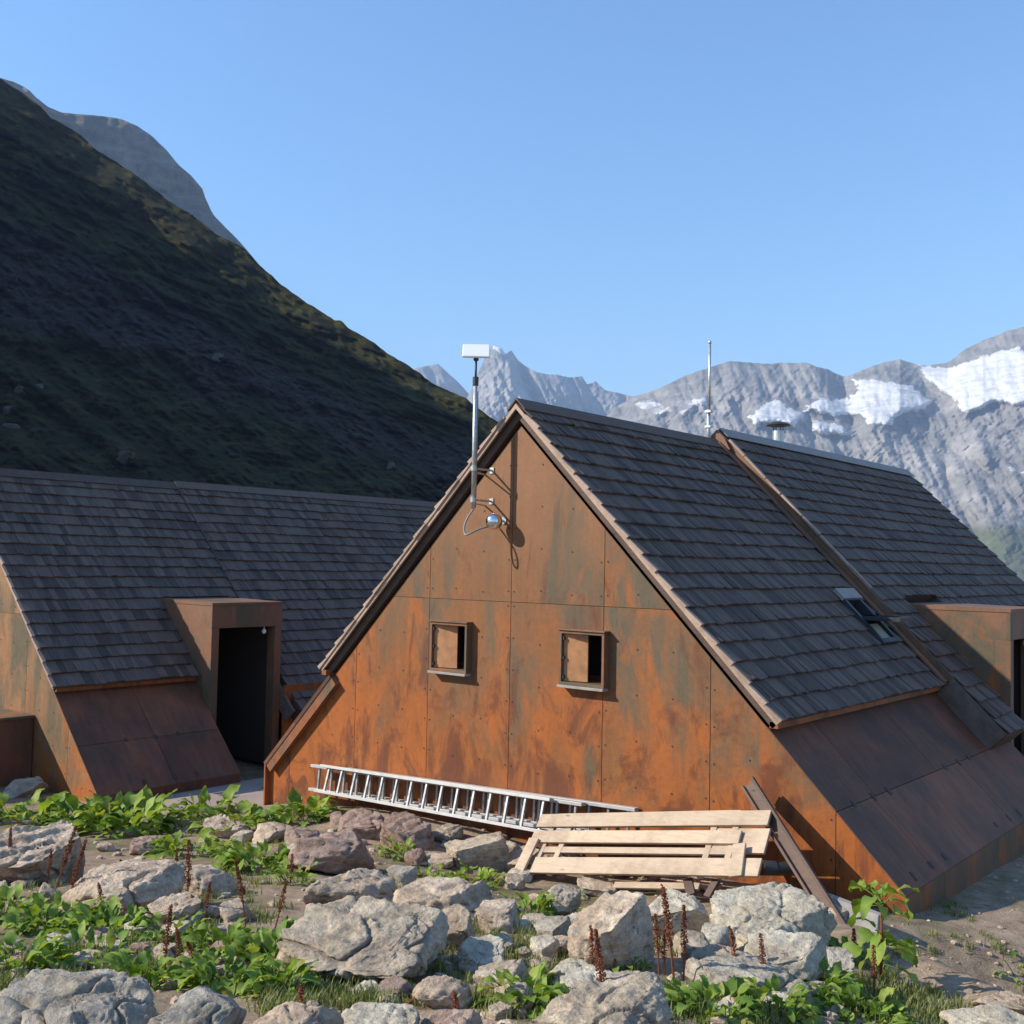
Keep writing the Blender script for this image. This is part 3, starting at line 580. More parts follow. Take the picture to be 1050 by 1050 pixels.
def hut(name, label, base, xr, zr, yw, verge, ystep, yend, off_rear, yd, dxf, dztop, zfl, x_seam, hseam, wins, dorm_in_front, sky=None, rowseams=((12.0, 15.0), (12.06, 14.15)), zfoot=-3.27):
    h = thing(name, label, 'mountain hut', base)
    zg = zfoot-1.2
    holes_f = []
    tD = (zr-dztop)/S2 if False else None
    gable(h, xr, zr, yw, x_seam, hseam, zg, wins, mat='corten_pale' if dorm_in_front else 'corten')
    gable(h, xr, zr, yend-.3, x_seam, hseam, zg, [], 'rear_gable_wall', flip=-1)
    Lf = 3.80/S2; Lr = 4.55/S2
    tcut = (zr-(dztop-.02))/S2          # slope distance where the dormer roof meets the slope
    hole = (yd-.02, yd+1.6+.02, tcut-.06, 99)
    hf = [hole] if yd < ystep else []
    if sky: hf.append(sky)
    hr = [hole]
    ym = yd if dorm_in_front else ystep
    shingle_slope(xr, zr, 1, verge, ystep, Lf, 0, hf).build('shingle_roof', 'shingle', h)
    shingle_slope(xr, zr, -1, verge, ystep, Lf, 0).build('shingle_roof', 'shingle', h)
    shingle_slope(xr, zr, 1, ystep, yend, Lr, off_rear, hr).build('shingle_roof', 'shingle', h)
    shingle_slope(xr, zr, -1, ystep, yend, Lr, off_rear).build('shingle_roof', 'shingle', h)
    # decks under the shingles, cut round the dormer
    for side in (1, -1):
        dk = MB()
        if side == 1 and dorm_in_front:
            slab(dk, xr, zr, 1, yw-.04, yd-.001, .0, Lf-.03, -.15, -.002); slab(dk, xr, zr, 1, yd, ystep, .0, tcut-.06, -.15, -.002)
        elif side == 1 and sky:
            a, b, c, d = sky
            slab(dk, xr, zr, 1, yw-.04, a, .0, Lf-.03, -.15, -.002); slab(dk, xr, zr, 1, a, b, 0, c, -.15, -.002)
            slab(dk, xr, zr, 1, a, b, d, Lf-.03, -.15, -.002); slab(dk, xr, zr, 1, b, ystep, 0, Lf-.03, -.15, -.002)
        else: slab(dk, xr, zr, side, yw-.04, ystep, .0, Lf-.03, -.15, -.002)
        dk.build('roof_deck', 'old_wood', h)
        dk = MB()
        if side == 1:
            ya, yb = yd, yd+1.6
            if ystep < ya: slab(dk, xr, zr, 1, ystep, ya, 0, Lr-.04, off_rear-.30, off_rear-.003)
            slab(dk, xr, zr, 1, max(ystep, ya), max(yb, ystep), 0, tcut-.06, off_rear-.30, off_rear-.003)
            slab(dk, xr, zr, 1, max(yb, ystep), yend, 0, Lr-.04, off_rear-.30, off_rear-.003)
        else: slab(dk, xr, zr, -1, ystep, yend, 0, Lr-.04, off_rear-.30, off_rear-.003)
        dk.build('roof_deck', 'old_wood', h)
    for side in (1, -1):
        dk = MB(); slab(dk, xr, zr, side, verge+.02, yw-.041, .0, Lf-.03, -.055, -.002); dk.build('verge_deck', 'shade_timber', h)  # shade under the verge put into the dark colour of the deck
    # verge battens under the shingle ends
    for side in (1, -1):
        vb = MB(); t = .25
        dn = Vector((side*S2, 0, -S2)); nr = Vector((side*S2, 0, S2)); o = Vector((xr, 0, zr))
        slab(vb, xr, zr, side, verge-.012, verge+.018, .0, Lf-.01, -.052, -.004)
        while t < Lf-.1:
            l = min(.287, Lf-t); yv = verge-.035+rng.uniform(-.012, .012); A_ = o+Vector((0, yv, 0)); vb.prism([A_+dn*t+nr*-.004, A_+dn*(t+l)+nr*-.004, A_+dn*(t+l)+nr*(.050+rng.uniform(-.008, .008)), A_+dn*t+nr*.016], (0, verge+.012-yv, 0)); t += .287
        vb.build('verge_batten', 'lath', h)
    # ridge caps
    rc = MB()
    for side in (1, -1): slab(rc, xr, zr, side, verge-.01, ystep, -.0 if side == 1 else .0, .17, .036, .052)
    rc.build('ridge_cap', 'shingle', h)
    rc = MB()
    for side in (1, -1): slab(rc, xr, zr, side, ystep-.02, yend, 0, .028 if not dorm_in_front else .15, off_rear+.037, off_rear+.052)
    rc.build('ridge_cap', 'shingle' if dorm_in_front else 'zinc', h)
    # steel aprons with seams
    a1 = yd if True else yend
    for side in (1, -1):
        ap = MB(); nr = Vector((side*S2, 0, S2)); o = Vector((xr, 0, zr-.27)); dn = Vector((side*S2, 0, -S2))
        def P(t, y, q): return o+dn*t+nr*q+Vector((0, y, 0))
        tt0 = 3.60/S2; tm = (zr-.27+2.54 if zr > 2 else zr-.27+3.1)/S2; tb = 5.13/S2
        yA = yw-.02 if side == 1 else yw-.12
        yE = yd if side == 1 else yend
        rows = [(tt0, tm, rowseams[1]), (tm, tb, rowseams[0])]
        for ra, rb, sm in rows:
            ys = [yA]+[q for q in sm if yA < q < yE]+[yE]
            if yE > ys[-2]+4: ys = ys[:-1]+list(np.arange(ys[-2]+3, yE-1, 3))+[yE]
            for ya, yb in zip(ys, ys[1:]):
                ap.prism([P(ra+.004, ya+.004, -.06 if side < 0 else -.014), P(rb-.004, ya+.004, -.06 if side < 0 else -.014), P(rb-.004, ya+.004, 0), P(ra+.004, ya+.004, 0)], (0, yb-ya-.008, 0), 0)
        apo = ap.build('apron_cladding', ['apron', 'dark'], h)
        yU = yA+.015 if side < 0 else yw+.04; und = MB(); und.prism([P(tt0, yU, -.2), P(tb-.02, yU, -.2), P(tb-.02, yU, -.062 if side < 0 else -.018), P(tt0, yU, -.062 if side < 0 else -.018)], (0, yE-yU-.016, 0)); und.build('apron_liner', 'corten_trim' if side == -1 else 'dark', apo)
        if side == 1:
            for yy in (rowseams[0]+tuple(q+.45 for q in rowseams[0])+tuple(q-.55 for q in rowseams[0])):
                if yA < yy < yE-.1:
                    for tq in (tm, tb-.13): hg = MB(); hg.obox(P(tq-.05, yy-.03, .001), dn*rng.uniform(.07, .11), (0, rng.uniform(.05, .09), 0), nr*.006); hg.build('hinge', 'rivet', apo)
        fa = MB(); xa = xr+side*5.13
        ys = [yA+.02, yA+1.2]+list(np.arange(yA+3.2, yE, 2.9)); ys = [q for q in ys if q < yE]+[yE]
        for ya, yb in zip(ys, ys[1:]): fa.box((min(xa, xa-side*.03), ya+.003, zfoot-1.0), (max(xa, xa-side*.03), yb-.003, zfoot-.002))
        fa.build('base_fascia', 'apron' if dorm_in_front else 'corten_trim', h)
        ef = MB(); xe = xr+side*3.74
        ef.box((min(xe, xe-side*.10), yA-.02, zr-.27-3.6-.01), (max(xe, xe-side*.10), (yd-.01 if dorm_in_front else ystep-.02) if side == 1 else ystep-.02, zr-3.74-.07)); ef.build('eave_fascia', 'corten', h)
    # wall below the low rear eave beyond the dormer
    rw = MB(); rw.box((xr+4.2, yd+1.6+.01, zg), (xr+4.26, yend-.35, zr-4.05)); rw.build('side_wall', 'corten', h)
    dormer(h, xr, zr, yd, dxf, dztop, zfl)
    return h

XM, ZM = -9.0, 2.13
main = hut('mountain_hut', 'rust brown steel and shingle hut with two small gable windows, in the middle', (-9, 18, -3.6), XM, ZM, 11.0, 10.89, 16.42, 25.6, .15, 17.45, 4.42, -.55, -3.7,
           -12.1156, -.51, [(-10.49, -9.80, -1.51, -.83), (-8.22, -7.53, -1.51, -.83)], False, sky=(15.35, 15.98, 3.60, 4.55))
window(main, -10.49, -9.80, -1.51, -.83, 10.89, .37); window(main, -8.22, -7.53, -1.51, -.83, 10.89, .33)
left = hut('mountain_hut', 'dark shingled hut with steel doorway dormer under the dark hillside, at left', (-21, 16, -4), -21.0, 1.6, 9.05, 8.94, 13.52, 27, .02, 11.74, 4.12, -.83, -4.0,
           -24.4, -1.05, [], True, rowseams=((10.45,), (10.45,)), zfoot=-3.8)
for o in (main, left): o['group'] = 'shingled mountain huts'
# flashing and laths at the step of the middle hut
fl = MB(); slab(fl, XM, ZM, 1, 16.22, 16.41, .05, 3.80/S2-.02, .040, .075); slab(fl, XM, ZM, 1, 16.375, 16.412, .05, 3.80/S2, .076, .165); fl.build('valley_flashing', 'corten_trim', main, bevel=.004)
lt = MB(); t = .12
while t < 3.1:
    l = rng.uniform(.3, .55); slab(lt, XM, ZM, 1, 16.355+rng.uniform(-.02, .01), 16.41, t, t+l, .172, .20+rng.uniform(0, .012)); t += l+rng.uniform(.0, .03)
lt.build('verge_batten', 'lath', main)
vs = MB(); slab(vs, XM, ZM, 1, 16.385, 16.416, 3.80/S2, 4.55/S2-.02, -.20, .147); vs.build('verge_board', 'shingle', main)
ev = MB(); slab(ev, XM, ZM, 1, 16.425, 17.44, 4.55/S2-.038, 4.55/S2-.004, -.13, .14); ev.build('eave_board', 'corten_trim', main)
vsl = MB(); slab(vsl, -21, 1.6, 1, 13.34, 13.40, 3.8/S2, 4.55/S2-.02, -.28, .015); vsl.build('verge_board', 'shingle', left)
jt = MB(); slab(jt, -21, 1.6, 1, 13.50, 13.525, .05, 2.42/S2-.2, .03, .062); jt.build('joint_strip', 'old_wood', left)
# open roof window
dn = Vector((S2, 0, -S2)); nr = Vector((S2, 0, S2)); o0 = Vector((XM, 0, ZM))
def SP(t, y, q): return o0+dn*t+nr*q+Vector((0, y, 0))
sk = MB()
for (ya, yb, ta, tb) in ((15.35, 15.42, 3.60, 4.55), (15.91, 15.98, 3.60, 4.55), (15.421, 15.909, 3.60, 3.72), (15.421, 15.909, 4.47, 4.55)):
    sk.obox(SP(ta, ya, -.10), dn*(tb-ta), (0, yb-ya, 0), nr*.18)
skf = sk.build('skylight', 'black', main)
hd = MB(); hd.obox(SP(3.50, 15.31, .05), dn*.20, (0, .70, 0), nr*.055); hd.build('cover_flashing', 'zinc', skf)
piv = SP(4.10, 15.41, .06); sv = (dn*.15+Vector((1, 0, .12)).normalized()*.85).normalized(); sn = sv.cross(Vector((0, 1, 0))) ; sn = -sn if sn.z < 0 else sn
sa = MB()
for q in (0, .50): sa.obox(piv+Vector((0, q+.0, 0))-sv*.42, sv*.95, (0, .05, 0), sn*.06)
sa.obox(piv+sv*.46+Vector((0, .051, 0)), sv*.07, (0, .448, 0), sn*.06); sa.obox(piv-sv*.42+Vector((0, .051, 0)), sv*.07, (0, .448, 0), sn*.06)
sash = sa.build('sash', 'black', skf)
gl = MB(); gl.obox(piv-sv*.35+Vector((0, .052, 0))+sn*.02, sv*.80, (0, .446, 0), sn*.012); gl.build('pane', 'glass', sash)
gl = MB(); gl.obox(piv-sv*.42+sn*.062, sv*.95, (0, .55, 0), sn*.012); 
bl = MB(); bl.obox(SP(4.16, 15.43, .0), dn*.30, (0, .47, 0), nr*.03); bl.build('blind', 'blind', skf)
# roof vent
cv = MB(); cv.lathe((-9.35, 19.4, 1.9), [(.11, 0), (.11, .80)], 18)
chim = cv.build('roof_vent', 'galv', main)
cv = MB(); cv.lathe((-9.35, 19.4, 2.79), [(.02, 0), (.20, .006), (.23, .012), (.235, .026), (.16, .07), (.03, .10)], 20)
cv.build('rain_cap', 'black', chim)
for q in range(4): cv = MB(); cv.tube([(-9.35+.1*math.cos(q*1.57), 19.4+.1*math.sin(q*1.57), 2.66), (-9.35+.1*math.cos(q*1.57), 19.4+.1*math.sin(q*1.57), 2.795)], .008, 6); cv.build('cap_stay', 'black', chim)
# ridge-step curb of the middle hut
cb = MB(); cb.prism([(XM-.26, 16.30, ZM-.12), (XM+.26, 16.30, ZM-.12), (XM+.14, 16.30, ZM+.10), (XM, 16.30, ZM+.235), (XM-.14, 16.30, ZM+.10)], (0, .10, 0)); cb.build('ridge_end_flashing', 'corten_trim', main)
# porch box in front of the left hut
pb = MB(); pb.box((-21.5, 6.6, -4.4), (-18.05, 9.03, -2.79)); pbo = pb.build('entrance_box', 'apron', left, bevel=.006)  # shade of the side put into dark steel; lighter plate for the lit top
pb = MB(); pb.box((-21.53, 6.57, -2.786), (-18.02, 9.035, -2.74), 0, .6); pb.build('cover_plate', 'corten_trim', pbo, bevel=.006)

# terrace slab in front of the left hut
tr = MB()
corners = [(-16.2, 8.6), (-13.15, 10.35), (-13.2, 10.95), (-14.1, 11.1), (-14.6, 12.3), (-15.9, 12.3)]
tr.prism([(x, y, -4.2) for x, y in corners], (0, 0, .245)); tro = tr.build('terrace_pavement', 'paving', None); tro['kind'] = 'structure'

# ---------------------------------------------------------------- dish mast, lamp, antenna
PXm, PYm = -9.49, 10.62
ms = thing('dish_mast', 'thin galvanised mast carrying a white flat satellite dish, bracketed to the gable', 'satellite dish', (PXm, 11, .5))
q = MB(); q.tube([(PXm, PYm, .72), (PXm, PYm, 2.48)], .027, 14); q.build('pole', 'galv', ms, smooth=True)
q = MB(); q.tube([(PXm, PYm, 2.36), (PXm, PYm, 2.77)], .016, 12); q.build('upper_pole', 'black', ms, smooth=True)
q = MB(); q.tube([(PXm, PYm, 2.37), (PXm, PYm, 2.49)], .040, 14); q.build('collar', 'black', ms, bevel=.006)
for z in (1.26, .84):
    q = MB(); q.tube([(PXm, PYm+.03, z), (PXm, 10.985, z)], .015, 10); q.tube([(PXm+.0, PYm+.045, z-.05), (PXm-.13, 10.99, z-.05)], .012, 8)
    q.box((PXm-.035, 10.985, z-.04), (PXm+.035, 11.0, z+.04)); q.tube([(PXm, PYm, z-.035), (PXm, PYm, z+.035)], .040, 14); q.build('bracket', 'galv', ms)
pts = []
for k in range(26):
    s = k/25
    pts.append((PXm+.00-.05*math.sin(s*3.0)+.04*s, PYm-.14*math.sin(s*math.pi)+.03, .74-.36*s+(.0 if s < .7 else .2*(s-.7)**1.2)))
pts = [(PXm-.005, PYm+.05, 2.3), (PXm-.005, PYm+.05, .9), (PXm-.02, PYm+.05, .75), (PXm-.06, PYm-.02, .62), (PXm-.09, PYm-.06, .5), (PXm-.07, PYm-.08, .40), (PXm-.02, PYm-.09, .37), (PXm+.05, PYm-.02, .42), (PXm+.1, PYm+.1, .47), (PXm+.12, PYm+.34, .5)]
def smooth_path(p, n=6):
    p = [Vector(a) for a in p]; out = []
    for i in range(len(p)-1):
        a, b, c, d = p[max(i-1, 0)], p[i], p[i+1], p[min(i+2, len(p)-1)]
        for k in range(n):
            t = k/n; out.append(.5*((2*b)+(c-a)*t+(2*a-5*b+4*c-d)*t*t+(-a+3*b-3*c+d)*t**3))
    return out+[p[-1]]
q = MB(); q.tube(smooth_path(pts), .013, 8); q.build('cable', 'cable', ms, smooth=True)
dz = Vector((.62, -.74, .80)).normalized(); du = Vector((0, 0, 1)).cross(dz).normalized(); dv = dz.cross(du)
dc = Vector((PXm, PYm, 2.84)); q = MB(); q.obox(dc-du*.185-dv*.13-dz*.02, du*.37, dv*.26, dz*.035); q.build('dish_panel', 'white', ms, bevel=.012)
q = MB(); q.bar(dc-dz*.02, (PXm, PYm, 2.71), .05, .05, (1, 0, 0)); q.build('dish_hinge', 'black', ms)
sp = thing('ball_lamp', 'silver ball fixed on the gable beside the mast', 'lamp', (-9.3, 11, .56))
q = MB(); c0 = (-9.27, 10.80, .555)
q.lathe((c0[0], c0[1], c0[2]), [(.115*math.sin(a), -.115*math.cos(a)) for a in np.linspace(.38, math.pi-.03, 18)], 26); b = q.build('ball', 'chrome', sp, smooth=True)
q = MB(); q.lathe((c0[0], c0[1], c0[2]-.1065), [(.0425, 0), (.036, .006), (.02, .012)], 20); q.build('lens', 'black', b)
q = MB(); q.tube([(c0[0], c0[1]+.10, c0[2]+.02), (c0[0], 10.99, c0[2]+.02)], .016, 10); q.tube([(c0[0], 10.985, c0[2]+.02), (c0[0], 11.0, c0[2]+.02)], .05, 14); q.build('arm', 'galv', sp)
an = thing('radio_antenna', 'slim pale rod antenna rising from the step in the ridge', 'antenna', (-9.12, 16.28, 2.1))
q = MB(); q.tube([(-9.12, 16.24, 2.0), (-9.12, 16.24, 2.72)], .033, 12); q.build('mount_tube', 'galv', an, smooth=True)
q = MB(); q.tube([(-9.10, 16.22, 2.62), (-9.10, 16.22, 3.86)], .022, 12); q.lathe((-9.10, 16.22, 3.855), [(.026, 0), (.026, .04), (.01, .05)], 12); q.build('rod', 'galv', an, smooth=True)
q = MB(); q.box((-9.17, 16.19, 2.66), (-9.06, 16.29, 2.70)); q.box((-9.17, 16.19, 2.40), (-9.06, 16.29, 2.44)); q.build('clamp', 'galv', an)

# ---------------------------------------------------------------- ladder on its edge along the wall
ld = thing('extension_ladder', 'pale aluminium extension ladder lying on edge along the foot of the gable', 'ladder', (-10.3, 10.7, -3.3))
def ladder_section(ul, ur, ll, lr, n, rail_mat):
    ul, ur, ll, lr = map(Vector, (ul, ur, ll, lr)); r = MB(); nrm = (ur-ul).cross(ll-ul).normalized()
    wv = (ll-ul).normalized()
    r.bar(ul, ur, .095, .042, wv); r.bar(ll, lr, .095, .042, wv)
    s = r.build('ladder_section', rail_mat, ld, bevel=.004)
    for k in range(n):
        a = (k+.6)/n; p = ul.lerp(ur, a); q_ = ll.lerp(lr, a); m = MB(); m.bar(p, q_, .034, .034, nrm); m.build('rung', 'alu', s, bevel=.004)
ladder_section((-12.50, 10.72, -3.085), (-8.15, 10.70, -2.92), (-12.50, 10.62, -3.44), (-8.15, 10.60, -3.30), 15, 'alu_paint')
ladder_section((-12.85, 10.83, -3.14), (-7.75, 10.82, -2.93), (-12.85, 10.80, -3.49), (-7.75, 10.79, -3.27), 18, 'alu_paint')
ladder_section((-12.2, 10.93, -3.12), (-7.05, 10.93, -2.90), (-12.2, 10.91, -3.46), (-7.05, 10.91, -3.24), 18, 'alu_paint')
# ---------------------------------------------------------------- plank panel leaning on the rocks
pn = thing('plank_panel', 'pale new plank panel leaning on the boulders before the gable', 'plank panel', (-6.6, 10.2, -3.4))
TL, TR, BL, BR = Vector((-8.15, 10.50, -3.13)), Vector((-5.12, 10.52, -2.60)), Vector((-8.08, 9.95, -3.66)), Vector((-4.98, 9.98, -3.10))
pn_n = (TR-TL).cross(BL-TL).normalized(); pn_n = pn_n if pn_n.dot(Vector((0, -1, .3))) > 0 else -pn_n
def PP(a, b, q=0): return TL.lerp(TR, a).lerp(BL.lerp(BR, a), b)+pn_n*q
def plank(a0, b0, a1, b1, wd, q=0, th=.034, name='plank', mat='plank', twist=0):
    p, e = PP(a0, b0, q), PP(a1, b1, q); m = MB(); d = (e-p); sd = d.cross(pn_n).normalized()
    m.obox(p-sd*wd/2, d, sd*wd, pn_n*th) if d.cross(sd).dot(pn_n) > 0 else m.obox(p+sd*wd/2, d, -sd*wd, pn_n*th)
    return m.build(name, mat, pn, bevel=.005)
plank(.06, -.09, .87, -.10, .10, -.07)
plank(-.003, .04, 1.0, .04, .185, .0)
plank(.0, .335, .905, .36, .165, .0); plank(.80, .375, 1.0, .385, .30, -.042)
plank(.06, .54, .91, .56, .08, -.04)
plank(.25, .67, .76, .67, .05, -.11)
plank(.065, .85, 1.0, .845, .21, .0)
plank(.43, 1.06, .77, 1.05, .075, -.12)
for (a0, b0, a1, b1, w, q) in ((.025, .40, .02, 1.04, .15, .036), (.915, .50, .925, 1.02, .14, .036)): plank(a0, b0, a1, b1, w, q, name='batten')
for a in (.07, .155, .79, .875): plank(a, -.02, a-.01, .98, .075, -.046, .044, name='batten')
plank(.72, .95, .75, 1.2, .1, -.12, .05, name='batten', mat='old_wood'); plank(.83, .95, .81, 1.22, .08, -.12, .05, name='batten', mat='old_wood')

# leaning beam, slab and pipe
bp, bq = Vector((-5.5, 10.80, -2.35)), Vector((-4.02, 9.95, -3.50))
bd = (bq-bp); bs = bd.cross(Vector((0, -1, .2))).normalized(); bn = bs.cross(bd).normalized(); bn = bn if bn.y < 0 else -bn
beam = thing('timber_beam', 'long dark brown timber channel leaning against the right end of the gable', 'beam', tuple(bq))
m = MB(); m.obox(bp-bs*.06, bd, bs*.12, bn*.03); m.build('web_board', 'old_wood', beam, bevel=.004)
for sg in (-1, 1):
    m = MB(); m.obox(bp+bs*(.06*sg-(.0 if sg > 0 else .03))+bn*.031, bd, bs*.03, bn*.05); m.build('flange_board', 'old_wood', beam, bevel=.004)
sl = MB(); so = Vector((-4.42, 10.10, -3.48)); sl.obox(so, (.62, -.12, -.05), (.03, .08, .0), (-.02, .12, .30)); sb = sl.build('concrete_slab', 'concrete', None, bevel=.008, base=(-4.3, 10.2, -3.6))
tag(sb, 'flat grey concrete slab propped beside the foot of the leaning beam', 'slab')
pipe = MB(); pa, pb_ = Vector((-5.05, 10.25, -3.06)), Vector((-4.72, 10.55, -3.05))
pipe.tube([pa, pb_], .06, 16); pipe.tube([pa-(pb_-pa)*.02, pa+(pb_-pa)*.25], .072, 16); po = pipe.build('drain_pipe', 'black', None, base=tuple(pa)); tag(po, 'short black pipe stub behind the right end of the planks', 'pipe')

# ---------------------------------------------------------------- boulders
def rock_mesh(name, W, D, H, seed, sub, mat, ang=1.0, flat=False):
    bm = bmesh.new(); bmesh.ops.create_icosphere(bm, subdivisions=sub, radius=1)
    P = np.array([v.co[:] for v in bm.verts]); rs = np.random.RandomState(seed)
    P = P*(1+.16*fbm(P*1.1+seed, 3))[:, None]
    for _ in range(13):
        n = rs.normal(size=3); n[2] *= .8; n /= np.linalg.norm(n); d = rs.uniform(.42, .80); k = np.maximum(P@n-d, 0); P = P-np.outer(k*rs.uniform(.93, 1.0)*ang, n)
    tn = np.array([rs.uniform(-.30, .12), -rs.uniform(.05, .38), 1.0]); tn /= np.linalg.norm(tn); k = np.maximum(P@tn-rs.uniform(.30, .52), 0); P = P-np.outer(k*.95*ang, tn)
    if flat:
        tn = np.array([-.12, -.17, 1.0]); tn /= np.linalg.norm(tn); k = np.maximum(P@tn-.16, 0); P = P-np.outer(k*.97, tn)
        lo = np.clip(-P[:, 2]+.06, 0, 1); P[:, 1] += lo*1.05*np.clip(.5-P[:, 1], 0, 1.4)/1.2; P[:, 0] *= 1-.15*lo
    P = P/np.abs(P).max(0)
    s = np.array([W/2, D/2, H/2]); Q = P*s; L = float(max(W, H)); sz = np.array([seed*3.7 % 50, seed*1.3 % 50, 0])
    nrm = P/s; nrm /= np.linalg.norm(nrm, axis=1)[:, None]; q = Q/L
    disp = .030*fbm(q*2.4+sz, 3)+.034*(ridged(q*3.2+sz, 5, 2.1, .6)-.3)+.024*(ridged(q*10+sz, 5, 2.1, .62)-.3)+.015*fbm(q*30+sz, 4, 2, .65)
    lay = rs.normal(size=3); lay[2] += .8; lay /= np.linalg.norm(lay); st = (q+.07*np.c_[fbm(q*3+sz, 3), fbm(q*3+sz+9, 3), fbm(q*3+sz+5, 3)])@lay
    saw = (st*7) % 1; disp += .040*np.minimum(saw*1.2, (1-saw)*6)*(.4+.6*sstep(-.1, .3, fbm(q*2+sz+4, 2)))
    crack = np.abs(perlin(q*3.1+sz+21)); disp -= .05*np.exp(-(crack/.035)**2)
    Q = Q+nrm*(disp*L)[:, None]
    for v, c in zip(bm.verts, Q): v.co = c
    me = bpy.data.meshes.new(name); bm.to_mesh(me); bm.free(); me.polygons.foreach_set('use_smooth', [True]*len(me.polygons)); me.materials.append(M[mat]); return me
ROCKS = [
 (0, 790, 46, 818, 'rock_grey', 'flat grey rock at the left edge behind the dock leaves, below the steel entrance box'),
 (-30, 833, 106, 908, 'rock_tan', 'wide brown boulder at the left edge with seed heads before it'),
 (57, 873, 192, 940, 'rock_tan', 'rounded tan boulder with shaded front face, in the middle of the left leaf patches'),
 (126, 846, 174, 877, 'rock_pink', 'small pinkish rock behind the rounded tan boulder at left'),
 (184, 873, 242, 918, 'rock_tan', 'tan rock just right of the rounded boulder, tall seed heads before it'),
 (203, 828, 252, 860, 'rock_tan', 'small tan rock among dock leaves by the pink paving'),
 (258, 833, 302, 864, 'rock_tan', 'small brown rock left of the pointed boulder, by the paving'),
 (286, 842, 326, 872, 'rock_pink', 'reddish rock squeezed against the left foot of the pointed boulder'),
 (299, 834, 394, 900, 'rock_pink', 'pointed reddish tan boulder below the left part of the ladder'),
 (266, 902, 460, 1014, 'rock_grey', 'largest grey boulder with flat top and dark overhang, left of the centre'),
 (316, 890, 414, 928, 'rock_tan', 'angular tan rock lying behind the top of the largest boulder'),
 (406, 890, 524, 942, 'rock_tan', 'broad flat tan boulder right of the angular rock, in the centre'),
 (448, 922, 498, 974, 'rock_tan', 'upright squarish rock in front of the broad flat boulder'),
 (488, 913, 534, 957, 'rock_tan', 'ochre rounded rock touching the right end of the broad flat boulder'),
 (396, 880, 426, 908, 'rock_blue', 'small smooth blue grey slab right of the pointed boulder'),
 (415, 868, 438, 888, 'rock_pink', 'smallest reddish stone below the middle of the ladder'),
 (392, 830, 448, 874, 'rock_pink', 'reddish rock close under the lower ladder rail'),
 (436, 836, 480, 866, 'rock_grey', 'dark grey rock shaded under the ladder middle'),
 (458, 848, 522, 892, 'rock_grey', 'light grey green boulder under the right end of the ladder'),
 (518, 862, 562, 898, 'rock_tan', 'pale tan rock touching the lower left corner of the planks'),
 (348, 826, 402, 862, 'rock_pink', 'pinkish rock behind the pointed boulder, under the ladder'),
 (498, 953, 532, 974, 'rock_grey', 'small grey stone in the grass in the centre'),
 (468, 960, 518, 996, 'rock_pale', 'pale ochre rock half sunk in grass right of the largest boulder'),
 (486, 978, 552, 1026, 'rock_grey', 'grey rock with leafy plant at its right, near the bottom centre'),
 (423, 996, 484, 1036, 'rock_tan', 'bright cream tan rock near the bottom, right of the largest boulder'),
 (352, 1022, 452, 1075, 'rock_pale', 'pale smooth slab cut by the bottom edge, left of the bottom centre'),
 (425, 1026, 500, 1075, 'rock_pink', 'pinkish rock cut by the bottom edge behind a short seed head'),
 (562, 984, 652, 1034, 'rock_pale', 'pale cream rock behind the front grey boulder, crossed by twin seed heads'),
 (586, 912, 674, 998, 'rock_tan', 'tall tan boulder below the middle of the planks'),
 (548, 896, 594, 938, 'rock_grey', 'grey rock below the left part of the planks'),
 (592, 898, 634, 920, 'rock_tan', 'brown rock directly under the lowest plank'),
 (548, 928, 590, 968, 'rock_blue', 'blue grey rock left of the tall tan boulder'),
 (550, 956, 590, 978, 'rock_tan', 'small flat yellowish rock left of the foot of the tall tan boulder'),
 (662, 915, 726, 960, 'rock_pale', 'pale pitted boulder under the planks between the tan boulder and the big right boulder'),
 (692, 948, 732, 986, 'rock_grey', 'smooth grey rock below the pale pitted boulder'),
 (711, 942, 752, 978, 'rock_pale', 'small whitish rock left of the big pale boulder'),
 (724, 896, 852, 980, 'rock_pale', 'biggest pale lichen covered boulder beside the leaning beam'),
 (706, 970, 770, 1002, 'rock_tan', 'flat yellow brown rock in front of the small whitish rock'),
 (762, 942, 856, 1016, 'rock_pale', 'pale rock jutting below the biggest pale boulder'),
 (538, 994, 712, 1085, 'rock_grey', 'large rough grey boulder at the bottom edge right of the centre'),
 (700, 988, 814, 1022, 'rock_blue', 'low blue grey slab behind the green plants at lower right'),
 (798, 1006, 834, 1036, 'rock_blue', 'jagged blue grey rock among the leaves at lower right'),
 (972, 1026, 1070, 1075, 'rock_pale', 'pale rock at the lower right corner on the dirt path'),
 (828, 962, 880, 1008, 'rock_pale', 'pale rock at the right foot of the biggest pale boulder'),
 (1000, 1014, 1064, 1040, 'rock_tan', 'flat brown rock at the right edge on the dirt path'),
 (-20, 994, 190, 1095, 'rock_blue', 'big rough blue grey boulder in the bottom left corner'),
 (150, 1006, 256, 1090, 'rock_blue', 'blue grey boulder at the bottom edge right of the corner boulder'),
 (236, 1018, 348, 1085, 'rock_tan', 'tan boulder at the bottom edge between the blue grey and the pale slab'),
 (153, 915, 208, 948, 'rock_tan', 'brown rock in the gap right of the rounded tan boulder, before the seed heads'),
 (334, 824, 358, 846, 'rock_pink', 'small reddish rock at the left part of the ladder, above the pointed boulder'),
 (500, 854, 538, 882, 'rock_tan', 'small tan rock in the shade under the right ladder end'),
 (218, 918, 258, 948, 'rock_tan', 'small tan rock left of the top of the largest boulder'),
]
